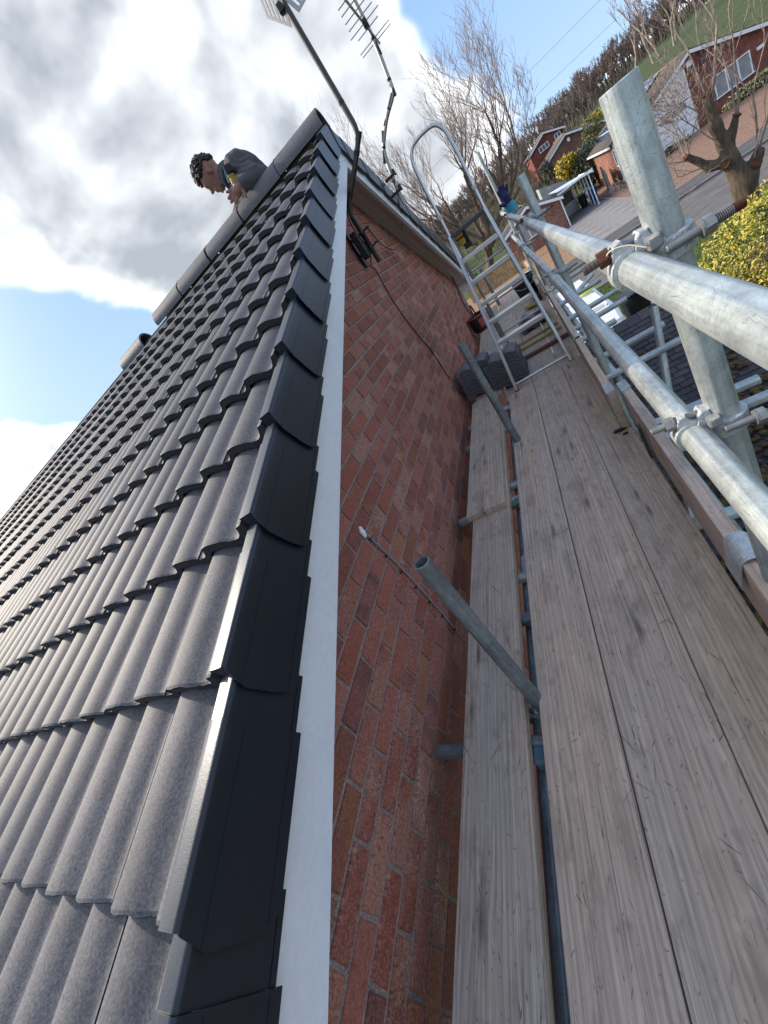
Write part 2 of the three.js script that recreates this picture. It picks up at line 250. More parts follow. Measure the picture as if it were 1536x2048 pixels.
const vTab = box(0.0025, 0.012, 0.11, -0.0045, -0.162, -0.315);
function vergeUnit(z, tilt = 0) {
  const o = part('verge_unit', house, V(-0.692, roofY(z) + 0.122, z)); o.rotation.set(TH - 0.085 + tilt, 0.022, 0);
  obj('body', [vBody, vCap], mVerge, o); obj('tail', [vTail, vTab], mVerge, o); obj('rib_line', vLine, mVerge, o); return o;
}
{ const R = rng(91); for (let k = -2; k < 12; k++) { const o = vergeUnit(-0.02 - 0.3137 * k, (R() - 0.5) * 0.006); o.position.x += (R() - 0.5) * 0.003; if (k === 11) o.scale.z = 0.9; }
  // far slope, seen from below and edge-on
  for (let k = 0; k < 12; k++) {
    const o = part('verge_unit', house); const d = 0.34 * k + 0.12, th2 = Math.atan(0.39); o.position.set(-0.692, roofY(RIDGEZ) + 0.093 - d * Math.sin(th2), RIDGEZ - d * Math.cos(th2)); o.rotation.x = -th2 - 0.012; 
    const body = obj('body', vBody, mVerge, o), tail = obj('tail', vTail, mVerge, o); body.scale.z = -1; tail.scale.z = -1; body.position.z = tail.position.z = -0.34;
  }
}
// bargeboards and soffits
const BM = 0.4305, BC = -0.796, BAPZ = -3.79, BAPY = BC - BM * BAPZ, M2B = 0.385;
const barY = z => z > BAPZ ? BC - BM * z : BAPY + M2B * (z - BAPZ);
{
  const th = 0.018, hN = 0.27, zE = 1.0, zF = -7.75;
  const ext = (pts, x0, d) => { const g = extrude(pts.map(([z, y]) => [-z, y]), d); g.rotateY(Math.PI / 2); g.translate(x0, 0, 0); return g; };   // shape x = -z, extrude along +x
  const near = obj('bargeboard', ext([[zE, barY(zE)], [BAPZ, BAPY], [BAPZ, BAPY + hN], [zE, barY(zE) + hN]], BARX - th, th), mWhite, house); 
  obj('bargeboard', ext([[BAPZ - 0.001, BAPY], [zF, barY(zF)], [zF, barY(zF) + 0.24], [BAPZ - 0.001, BAPY + 0.24]], BARX - th - 0.001, th), mWhite, house);
  obj('bargeboard_lip', ext([[BAPZ - 0.01, BAPY - 0.018], [zF, barY(zF) - 0.018], [zF, barY(zF) - 0.001], [BAPZ - 0.01, BAPY - 0.001]], BARX - 0.045, 0.026), std([0.38, 0.30, 0.27], 0.6), house);
  const sof = (z0, z1) => { const n = 3, gs = []; for (let i = 0; i < n; i++) { const x0 = WALLX - 0.005 + i * 0.056, w = 0.054, y0 = barY(z0), y1 = barY(z1); gs.push(quad(V(x0, y0 + 0.02, z0), V(x0 + w, y0 + 0.02, z0), V(x0 + w, y1 + 0.02, z1), V(x0, y1 + 0.02, z1)), quad(V(x0 + w, y0 + 0.028, z0), V(x0 + w + 0.003, y0 + 0.028, z0), V(x0 + w + 0.003, y1 + 0.028, z1), V(x0 + w, y1 + 0.028, z1))); } return gs; };
  obj('soffit', sof(BAPZ - 0.01, zF), mSoffit, house); obj('soffit', sof(zE, BAPZ), mSoffit, house);
  obj('eaves_box', ext([[zF + 0.02, barY(zF) - 0.10], [zF - 0.25, barY(zF) - 0.10], [zF - 0.25, barY(zF) + 0.2], [zF + 0.02, barY(zF) + 0.22]], WALLX - 0.01, 0.20), mWhite, house);
  // cavity behind the tiles so that no sky shows through between soffit and deck
  obj('wall_body', ext([[1.0, GROUND], [-7.65, GROUND], [-7.65, barY(-7.65) + 0.02], [BAPZ, BAPY + 0.02], [1.0, barY(1.0) + 0.02]], WALLX - 0.12, 0.1140), mMortar, wall);
}
// bricks: the 300 that show largest are separate, the rest are one part
{
  const CH = 0.079, BL = 0.225, R = rng(2024), list = [];
  const bw = 0.2135, bh = 0.0675;
  const brickGeo = seed => { const r = rng(seed), j = () => (r() - 0.5) * 0.006, ox = r() * 3, oy = r() * 3, b = 0.003; const w = bw / 2, h = bh / 2;
    const o = [[-w + j(), -h + j() * .5], [w + j(), -h + j() * .5], [w + j(), h + j() * .5], [-w + j(), h + j() * .5]], P = [], U = [];
    const tri = (a, c, d) => { for (const p of [a, c, d]) { P.push(p[2], p[1], -p[0]); U.push(p[0] + ox, p[1] + p[2] + oy); } };
    const f = o.map(([x, y]) => [x * (1 - b / w), y * (1 - b / h), 0]), m = o.map(([x, y]) => [x, y, -b]), k = o.map(([x, y]) => [x, y, -0.012]);
    tri(f[0], f[1], f[2]); tri(f[0], f[2], f[3]);
    for (let i = 0; i < 4; i++) { const n = (i + 1) % 4; tri(m[i], m[n], f[n]); tri(m[i], f[n], f[i]); tri(k[i], k[n], m[n]); tri(k[i], m[n], m[i]); }
    const g = new THREE.BufferGeometry(); g.setAttribute('position', new THREE.Float32BufferAttribute(P, 3)); g.setAttribute('uv', new THREE.Float32BufferAttribute(U, 2)); g.computeVertexNormals(); return g; };
  const vars = []; for (let i = 0; i < 10; i++) vars.push(brickGeo(300 + i));
  const top = BAPY + 0.1, y0 = -2.75;
  for (let r = 0; y0 + r * CH < top; r++) for (let i = 0; i < 40; i++) {
    const y = y0 + r * CH, z = 0.95 - (i + (r % 2 ? 0.5 : 0)) * BL - (hash(r, 5, 9) - 0.5) * 0.02; if (z < -7.55 || y > barY(z) + 0.06) continue;
    const c = V(WALLX, y, z), [u, v, w] = project(c); let s = 0;
    if (w > 0.05 && u > -20 && u < 1560 && v > -20 && v < 2070) { const q = BARX / WALLX; const yb = y * q, zb = z * q; if (yb < barY(zb) && !(y < -1.3 && z < -0.9)) { const a = project(V(WALLX, y, z + BL / 2)), b = project(V(WALLX, y, z - BL / 2)), d = project(V(WALLX, y + CH, z)); s = Math.abs((b[0] - a[0]) * (d[1] - v) - (b[1] - a[1]) * (d[0] - u)); } }
    const warm = hash(r, i, 3); let m; const z2 = fbm((r + 50) * 0.13, i * 0.3, 400, 400, 8, 2);
    const t = R(); m = t < 0.40 ? [0, 1, 2, 11][Math.floor(R() * 4)] : t < 0.40 + 0.30 * (0.5 + z2) ? 4 + Math.floor(R() * 3) : t < 0.85 ? [3, 7, 8][Math.floor(R() * 3)] : 9 + Math.floor(R() * 2);
    list.push({ c, s, m, g: Math.floor(R() * 10) });
  }
  list.sort((a, b) => b.s - a.s);
  list.slice(0, 300).forEach(b => { const o = obj('brick', vars[b.g], brickMats[b.m], wall); o.position.set(WALLX + (R() - 0.5) * 0.003, b.c.y + (R() - 0.5) * 0.002, b.c.z); o.rotation.x = (R() - 0.5) * 0.012; });
  const rest = list.slice(300), gs = []; const tints = [[1, 1, 1], [0.86, 0.78, 0.78], [1.0, 0.88, 0.86], [0.72, 0.62, 0.64], [1.25, 1.4, 1.35], [1.05, 1.1, 1.05], [1.2, 1.2, 1.15], [0.75, 0.78, 0.85], [0.6, 0.58, 0.64], [1.05, 0.98, 0.75], [0.8, 0.72, 0.6], [0.95, 0.8, 0.74]];
  const im = new THREE.InstancedMesh(vars[0], std([0.95, 0.95, 0.95], 0.9, { map: brickTex[0], bumpMap: bBrick, bumpScale: 0.0025 }), rest.length), tmp = new THREE.Object3D(); im.name = 'remaining_bricks'; shade(im); stuff(im); wall.add(im);
  rest.forEach((b, i) => { tmp.position.set(WALLX + (R() - 0.5) * 0.003, b.c.y, b.c.z); tmp.rotation.set((R() - 0.5) * 0.012, 0, 0); tmp.updateMatrix(); im.setMatrixAt(i, tmp.matrix); const t = tints[b.m]; im.setColorAt(i, col(t[0] * mix(0.9, 1.1, R()), t[1] * mix(0.9, 1.1, R()), t[2])); });
}
// ---------- scaffold ----------
function scratchBuf(w, h, seed, n, len, wid) { const r = rng(seed), b = new Float32Array(w * h); for (let k = 0; k < n; k++) { let x = r() * w, y = r() * h; const a = (r() - 0.5) * len.ang + Math.PI / 2 * (r() < len.along ? 1 : 0), L = len.min + r() * r() * len.max, s = 0.3 + 0.7 * r(), cw = wid * (0.6 + r()); for (let i = 0; i < L; i++) { const xx = x + Math.cos(a) * i, yy = y + Math.sin(a) * i; for (let q = 0; q < cw; q++) { const X = ((Math.round(xx) + q) % w + w) % w, Y = (Math.round(yy) % h + h) % h; b[Y * w + X] = Math.max(b[Y * w + X], s * (1 - Math.abs(2 * i / L - 1) * 0.6)); } } } return b; }
function woodSet(seed, tone) {
  const W = 320, H = 2048, R = rng(seed), knots = []; for (let i = 0; i < 5; i++) knots.push([0.12 + R() * 0.76, R(), 0.03 + R() * 0.035]);
  const sc = scratchBuf(W, H, seed + 5, 60, { ang: 1.5, along: 0.35, min: 12, max: 130 }, 1.4), cr = scratchBuf(W, H, seed + 9, 40, { ang: 0.02, along: 1, min: 60, max: 500 }, 1), dt = scratchBuf(W, H, seed + 12, 620, { ang: 3, along: 0.5, min: 2, max: 16 }, 2.2);
  const bump = new Float32Array(W * H);
  const map = texture(W, H, (x, y, i, j) => {
    let off = 0, kn = 0;
    for (const [kx, ky, kr] of knots) { const dy = (y - ky) * 17, dx = (x - kx); const d = Math.hypot(dx, dy * 0.22) / kr; off += Math.sign(dx + 1e-5) * 0.035 * Math.exp(-d * d * 0.18); kn = Math.max(kn, Math.exp(-d * d * 1.6)); }
    const wob = 0.05 * fbm(x * 2, y * 10, 2, 10, seed, 3);
    const gx = x + off + wob, g = fbm(gx * 48, y * 9, 55, 9, seed + 1, 3), fine = vn(gx * 150, y * 60, 150, 60, seed + 2);
    const ring = 0.5 + 0.5 * Math.sin((gx * 14 + 2.2 * fbm(gx * 3, y * 4, 3, 4, seed + 8, 2)) * 6.283);
    const st = fbm(x * 3, y * 24, 3, 24, seed + 3, 5), st2 = fbm(x * 9, y * 70, 9, 70, seed + 4, 3);
    const dirt = sst(0.54, 0.8, st) * 0.35 + sst(0.62, 0.8, st2) * 0.3, k = j * W + i;
    let v = 0.80 + 0.15 * (g - 0.5) + 0.10 * (fine - 0.5) - 0.06 * ring;
    v *= 1 - 0.26 * dirt; v *= 1 - 0.55 * sc[k]; v *= 1 - 0.55 * cr[k]; v *= 1 - 0.45 * dt[k]; v *= 1 - 0.35 * kn;
    const pale = sst(0.62, 0.75, fbm(x * 5, y * 40, 5, 40, seed + 21, 3)) * 0.035; v += pale;
    bump[k] = clamp(0.75 + 0.3 * (g - 0.5) + 0.25 * (fine - 0.5) - 0.5 * sc[k] - 0.7 * cr[k] - 0.4 * dt[k]);
    const warm = fbm(x * 2, y * 5, 2, 5, seed + 30, 3);
    return [v * tone[0] * mix(0.97, 1.05, warm), v * tone[1], v * tone[2] * mix(1.03, 0.95, warm)];
  });
  const bm = texture(W, H, (x, y, i, j) => { const v = bump[j * W + i]; return [v, v, v]; }, false);
  return std([0.98, 0.965, 0.95], 0.85, { map, bumpMap: bm, bumpScale: 0.0018 });
}
const woods = [woodSet(11, [0.93, 0.84, 0.75]), woodSet(37, [0.95, 0.85, 0.755]), woodSet(59, [0.90, 0.825, 0.745]), woodSet(83, [0.93, 0.825, 0.745])];
function boardGeo(w, t, L, voff = 0) { const g = new RoundedBoxGeometry(w, t, L, 2, 0.004), p = g.attributes.position, uv = g.attributes.uv, n = g.attributes.normal; for (let i = 0; i < p.count; i++) uv.setXY(i, Math.abs(n.getX(i)) > 0.8 ? 0.03 + (p.getY(i) / w) : p.getX(i) / w * 0.98 + 0.5, p.getZ(i) / 3.9 + voff + (Math.abs(n.getZ(i)) > 0.8 ? p.getY(i) : 0)); return g; }
const gsc = scratchBuf(512, 1024, 7, 420, { ang: 1.2, along: 0.7, min: 4, max: 60 }, 1);
const tGalv = texture(512, 1024, (x, y, i, j) => { const sp = fbm(x * 14, y * 60, 14, 60, 201, 3), bl = fbm(x * 4, y * 9, 4, 9, 205, 4), fn = vn(x * 120, y * 700, 120, 700, 209), st = fbm(x * 40, y * 5, 40, 5, 211, 3), sk = vn(x * 90, y * 300, 90, 300, 215) > 0.86 ? 1 : 0; let v = 0.80 + 0.16 * (sp - 0.5) + 0.30 * (bl - 0.5) + 0.08 * (fn - 0.5) + 0.16 * (st - 0.5) - 0.16 * sk * bl; v *= 1 - 0.42 * gsc[j * 512 + i]; return [v * 0.985, v, v * (0.985 - 0.03 * (bl - 0.5))]; }, true, [1 / 0.1517, 1.4]);
const bGalv = texture(256, 512, (x, y) => { const v = 0.6 * fbm(x * 14, y * 60, 14, 60, 201, 3) + 0.4 * fbm(x * 40, y * 5, 40, 5, 211, 3); return [v, v, v]; }, false, [1 / 0.1517, 1.4]);
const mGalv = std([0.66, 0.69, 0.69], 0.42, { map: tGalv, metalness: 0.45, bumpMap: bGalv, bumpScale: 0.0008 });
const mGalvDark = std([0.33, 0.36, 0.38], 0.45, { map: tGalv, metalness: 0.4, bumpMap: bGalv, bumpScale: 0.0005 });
const mZinc = std([0.72, 0.74, 0.72], 0.5, { map: tBlot, metalness: 0.45, bumpMap: bGrain, bumpScale: 0.002 });
const tRust = texture(256, 256, (x, y) => { const a = fbm(x * 9, y * 9, 9, 9, 301, 4), s = vn(x * 90, y * 90, 90, 90, 303); return [0.40 + 0.3 * (a - 0.5) + 0.15 * (s - .5), 0.24 + 0.22 * (a - 0.5) + 0.1 * (s - .5), 0.16 + 0.12 * (a - 0.5)]; }, true, [14, 14]);
const mRust = std([1, 1, 1], 0.85, { map: tRust, metalness: 0.15, bumpMap: bGrain, bumpScale: 0.001 });
const mBolt = std([0.42, 0.42, 0.40], 0.5, { map: tBlot, metalness: 0.6 });

const scaffold = thing('scaffold', 'galvanised tube scaffold with guard rails and couplers along the brick gable', 'scaffold');
const PLAT = -1.22, TY = PLAT - 0.038 - 0.0255;
const tube = (name, a, b, m = mGalv) => obj(name, pipe(a, b), m, scaffold);
// standards
const SX = 0.193;
const std1 = tube('standard', V(SX, GROUND, -0.81), V(SX, 0.016, -0.81));
tube('standard', V(SX, GROUND, -2.95), V(SX, 0.022, -2.95));
tube('standard', V(0.165, GROUND, -5.35), V(0.165, -0.10, -5.35));
tube('standard', V(0.15, GROUND, -7.7), V(0.15, 0.64, -7.7));
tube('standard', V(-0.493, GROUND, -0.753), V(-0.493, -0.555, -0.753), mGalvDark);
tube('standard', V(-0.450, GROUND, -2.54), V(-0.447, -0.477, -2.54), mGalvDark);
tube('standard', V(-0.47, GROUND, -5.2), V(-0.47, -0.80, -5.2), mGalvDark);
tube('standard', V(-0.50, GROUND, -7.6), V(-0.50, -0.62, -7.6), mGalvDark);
// red paint left on the near standard
{
  const r = rng(61), gs = [];
  for (let i = 0; i < 150; i++) { const t = r(), y = mix(-0.17, -0.045, t) , a = 2.37 + 0.35 * (t - 0.5) + (r() - 0.5) * 0.22, w = 0.10 + r() * 0.16, h = 0.002 + r() * 0.008; if (t > 0.38 && t < 0.45) continue; gs.push(new THREE.CylinderGeometry(0.02455, 0.02455, h, 3, 1, true, Math.PI + a - 2.95, w).translate(SX, y, -0.81)); }
  obj('paint_mark', gs, std([0.36, 0.14, 0.12], 0.8, { side: THREE.DoubleSide }), scaffold);
}
// guard rails: two lengths each, sleeved together
tube('guard_rail', V(0.14, -0.204, 1.1), V(0.14, -0.204, -3.30));
tube('guard_rail', V(0.14, -0.204, -3.306), V(0.098, -0.185, -7.95));
tube('guard_rail', V(0.139, -0.54, 1.1), V(0.139, -0.537, -2.80));
tube('guard_rail', V(0.139, -0.537, -2.806), V(0.098, -0.545, -7.95));
const sleeve = (a, b, r = 0.0285) => { obj('sleeve_coupler', [pipe(a, b, r, 0.0242, 24)], mZinc, scaffold); };
sleeve(V(0.14, -0.204, -3.24), V(0.1395, -0.2038, -3.39), 0.0275); sleeve(V(0.123, -0.1965, -5.1), V(0.1222, -0.196, -5.22), 0.0275); sleeve(V(0.139, -0.537, -2.75), V(0.1385, -0.537, -2.88), 0.0275);
sleeve(V(0.122, -0.541, -4.62), V(0.1212, -0.541, -4.74), 0.0275);
// ledgers under the boards
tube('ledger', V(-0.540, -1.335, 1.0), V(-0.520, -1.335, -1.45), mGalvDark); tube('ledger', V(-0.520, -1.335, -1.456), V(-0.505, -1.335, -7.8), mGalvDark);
sleeve(V(-0.5205, -1.335, -1.38), V(-0.5195, -1.335, -1.53));
tube('ledger', V(0.245, -1.335, 0.6), V(0.22, -1.335, -7.8));
tube('ledger', V(0.245, -3.2, 0.6), V(0.22, -3.2, -7.8));
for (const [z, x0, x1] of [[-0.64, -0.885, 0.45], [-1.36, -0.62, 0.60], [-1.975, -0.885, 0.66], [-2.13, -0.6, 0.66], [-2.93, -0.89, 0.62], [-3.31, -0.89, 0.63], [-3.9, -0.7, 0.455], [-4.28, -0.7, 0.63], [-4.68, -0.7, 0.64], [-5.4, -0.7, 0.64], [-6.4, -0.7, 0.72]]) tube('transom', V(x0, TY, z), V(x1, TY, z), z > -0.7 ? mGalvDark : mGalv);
// raking braces out to the right of the platform
tube('brace', V(0.62, -1.16, -3.36), V(0.245, -2.62, -2.62)); tube('brace', V(0.30, -1.33, -5.5), V(0.66, -1.33, -6.05)); tube('brace', V(0.24, -2.9, -7.4), V(0.24, -1.36, -5.4));

// right-angle coupler: frame x = across (rail -> standard), y up, z along the rail; origin between the tubes
function ringShape(r0, r1, a0, a1, n = 14) { const o = []; for (let i = 0; i <= n; i++) { const a = mix(a0, a1, i / n); o.push([Math.cos(a) * r1, Math.sin(a) * r1]); } for (let i = n; i >= 0; i--) { const a = mix(a0, a1, i / n); o.push([Math.cos(a) * r0, Math.sin(a) * r0]); } return o; }
function threaded(L, r) { const p = [new THREE.Vector2(0, 0), new THREE.Vector2(r * 0.8, 0)]; for (let y = 0.001; y < L - 0.001; y += 0.0024) { p.push(new THREE.Vector2(r, y), new THREE.Vector2(r * 0.84, y + 0.0012)); } p.push(new THREE.Vector2(r * 0.8, L), new THREE.Vector2(0, L)); return new THREE.LatheGeometry(p, 14); }
const RT = 0.0247;
function jaw(w, flange) {   // half-clamp in the xy plane round a tube along z; opening towards +x, bolt flange on top
  const g = [extrude(ringShape(RT, RT + 0.0065, Math.PI * 0.42, Math.PI * 1.62, 18), w, 0.0015).translate(0, 0, -w / 2)];
  g.push(extrude([[-0.020, RT - 0.004], [-0.018, RT + 0.010], [-0.013, RT + 0.020], [-0.004, RT + 0.022], [-0.002, RT + 0.012], [0.006, RT + 0.0055], [0.005, RT + 0.001], [-0.006, RT]], w * 0.86, 0.002).translate(-0.002, 0, -w * 0.43));
  return merge(g);
}
const gJaw = jaw(0.030), gThreadL = threaded(0.082, 0.0072), gThreadS = threaded(0.036, 0.0072), gNut = toCreasedNormals(new THREE.CylinderGeometry(0.0138, 0.0138, 0.013, 6), 0.5), gWasher = new THREE.CylinderGeometry(0.0135, 0.0135, 0.003, 16);
const gBody = merge([
  extrude(ringShape(RT, RT + 0.007, -Math.PI * 0.30, Math.PI * 0.38, 12), 0.036, 0.002).translate(-0.0265, 0, -0.018),
  extrude(ringShape(RT, RT + 0.007, -Math.PI * 0.30, Math.PI * 0.38, 12), 0.036, 0.002).translate(0, 0, -0.018).rotateX(Math.PI / 2).rotateZ(Math.PI).translate(0.0265, 0, 0),
  extrude([[-0.004, 0.012], [0.0, 0.036], [0.006, 0.044], [0.014, 0.042], [0.016, 0.030], [0.010, 0.016]], 0.024, 0.003).translate(-0.012, -0.002, -0.012),
  rbox(0.020, 0.020, 0.022, 0.004, 0.004, 0.022, 0.022), rbox(0.016, 0.034, 0.03, 0.005, 0.0, 0, 0)]);
function coupler(pos, yaw = 0, rust = 1, s = 1) {
  const c = part('coupler', scaffold, pos); c.rotation.y = yaw; c.scale.setScalar(s);
  obj('coupler_body', gBody, mZinc, c);
  const j1 = obj('jaw', gJaw, mZinc, c); j1.position.set(-0.0265, 0, 0);
  const j2 = obj('jaw', gJaw, mZinc, c); j2.position.set(0.0265, 0.0, 0); j2.rotation.set(Math.PI / 2, 0, Math.PI, 'XYZ');
  // bolt over the rail
  const b1 = obj('bolt', gThreadL, mBolt, c); b1.position.set(-0.088, RT + 0.012, 0); b1.rotation.z = -Math.PI / 2;
  const n1 = obj('nut', [gNut, gWasher.clone().translate(0, 0.008, 0)], rust ? mRust : mBolt, c); n1.position.set(-0.058, RT + 0.012, 0); n1.rotation.z = -Math.PI / 2;
  if (rust) { const t1 = obj('bolt_end', gThreadS.clone().scale(1.03, 0.72, 1.03), mRust, c); t1.position.set(-0.0885, RT + 0.012, 0); t1.rotation.z = -Math.PI / 2; }
  // bolt across the front of the standard
  const b2 = obj('bolt', gThreadL, mBolt, c); b2.position.set(0.012, 0.004, RT + 0.012); b2.rotation.z = -Math.PI / 2;
  const n2 = obj('nut', [gNut, gWasher.clone().translate(0, -0.008, 0)], mBolt, c); n2.position.set(0.064, 0.004, RT + 0.012); n2.rotation.z = -Math.PI / 2;
  const t2 = obj('bolt_end', gThreadS, rust ? mRust : mBolt, c); t2.position.set(0.0705, 0.004, RT + 0.012); t2.rotation.z = -Math.PI / 2;
  return c;
}
coupler(V(0.1665, -0.204, -0.81), 0, 1, 1.0); coupler(V(0.1665, -0.539, -0.81), 0, 0);
coupler(V(0.1665, -0.204, -2.95), 0, 1); coupler(V(0.1660, -0.539, -2.95), 0, 0);
coupler(V(0.143, -0.196, -5.35), 0, 1); coupler(V(0.142, -0.541, -5.35), 0, 0); coupler(V(0.127, -0.186, -7.7), 0, 1); coupler(V(0.127, -0.545, -7.7), 0, 0);
coupler(V(-0.5165, -1.335, -0.753), 0, 1); coupler(V(0.219, -1.335, -0.81), Math.PI, 0);
// thin cable tie caught on the near coupler
obj('cable_tie', wire([V(0.108, -0.175, -0.805), V(0.118, -0.160, -0.795), V(0.140, -0.165, -0.785), V(0.158, -0.180, -0.775)], 0.0012, 20, 5), std([0.6, 0.52, 0.36], 0.6), scaffold);
// blue putlog clip on the ledger in the gap
obj('putlog_clip', [rbox(0.05, 0.055, 0.055, 0.01, -0.505, -1.285, -0.595)], std([0.12, 0.2, 0.27], 0.6, { map: tBlot }), scaffold);
obj('putlog_clip', [pipe(V(-0.52, TY + 0.004, -1.12), V(-0.46, TY + 0.004, -1.12), 0.03, 0.024, 20)], mGalvDark, scaffold);
obj('putlog_clip', [pipe(V(-0.52, TY + 0.004, -1.93), V(-0.46, TY + 0.004, -1.93), 0.03, 0.024, 20)], mGalvDark, scaffold);

// boards
function board(label, x0, x1, z0, z1, ytop, wood, voff, turn = 0, group, name = 'scaffold_board') {
  const o = obj(name, boardGeo(x1 - x0, 0.038, z0 - z1, voff), woods[wood]); o.position.set((x0 + x1) / 2, ytop - 0.019, (z0 + z1) / 2); o.rotation.y = turn; return tag(o, label, 'board', group);
}
board('grey scaffold board next to the brick wall with dark stains', -0.752, -0.531, 0.85, -3.05, PLAT, 2, 0.1, 0.008);
board('short scaffold board lying raised on the board beside the wall', -0.792, -0.557, -1.845, -3.56, PLAT + 0.0385, 0, 0.45, 0.016);
board('scaffold board bordering the gap beside the wall standards', -0.480, -0.2675, 0.5, -3.38, PLAT, 1, 0.22, 0.0);
board('middle board of the platform between two long joints, marked with scratches', -0.2645, -0.0400, 0.52, -3.39, PLAT, 0, 0.72, 0.0);
board('scaffold board running against the upright toe board', -0.0385, 0.1420, 0.48, -3.40, PLAT, 2, 0.61, 0.0);
for (const [i, x] of [-0.515, -0.284, -0.053].entries()) board(['far scaffold board under the ladder, on the wall side', 'far scaffold board under the middle of the ladder', 'far scaffold board under the ladder beside the toe board'][i], x, x + (i === 2 ? 0.18 : 0.228), -3.405, -8.95, PLAT - 0.0395, [1, 0, 2][i], 0.3 + i * 0.27, 0);
board('far scaffold board under the stacked tiles along the brick wall', -0.80, -0.535, -3.59, -7.6, PLAT - 0.002, 2, 0.05, 0);
// toe boards, edge up, with galvanised end bands and clips
function toe(x, z0, z1, y, turn, wood, label) { const g = boardGeo(0.222, 0.038, z0 - z1, 0.4); g.rotateZ(Math.PI / 2); const o = thing('toe_board', label, 'board', V(x, y + 0.111, (z0 + z1) / 2), 'toe boards'); o.rotation.y = turn; obj('plank', g, woods[wood], o); return o; }
const toe1 = toe(0.170, 0.6, -2.16, PLAT + 0.001, -0.004, 3, 'upright toe board beside the near standard with a bright metal clip');
const toe2 = toe(0.134, -2.10, -5.9, PLAT + 0.001, -0.009, 0, 'upright toe board running away from the ladder foot along the rails');
const toe3 = toe(0.106, -5.95, -8.4, PLAT - 0.038, -0.006, 2, 'far upright toe board behind the black bucket');
obj('end_band', [rbox(0.042, 0.004, 0.11, 0.0015, 0, 0.113, -1.32), rbox(0.003, 0.19, 0.10, 0.001, -0.0205, 0.01, -1.32)], mZinc, toe1);
obj('end_band', [rbox(0.042, 0.004, 0.11, 0.0015, 0, 0.113, 1.845), rbox(0.003, 0.21, 0.05, 0.001, -0.0205, 0.0, 1.86)], mZinc, toe2);
function clip(p, parent, w = 0.075) { const g = [extrude(ringShape(0.026, 0.0285, -0.1, Math.PI + 0.35, 12), w, 0.0006).translate(0, 0, -w / 2), rbox(0.003, 0.08, w, 0.001, -0.0265, -0.045, 0)]; const o = obj('toe_clip', g, mZinc, parent); o.position.copy(p); return o; }
clip(V(0.004, 0.098, 0.78 - 0.92), toe1, 0.10).rotation.z = -0.15;
clip(V(0, 0.098, 0.86), toe2, 0.06); clip(V(0, 0.098, -0.95), toe2, 0.06); clip(V(0, 0.098, 0.7), toe3, 0.06);
obj('strap', rod(V(0.006, 0.112, 0.86), V(0.05, 0.14, 0.83), 0.006), mZinc, toe2);

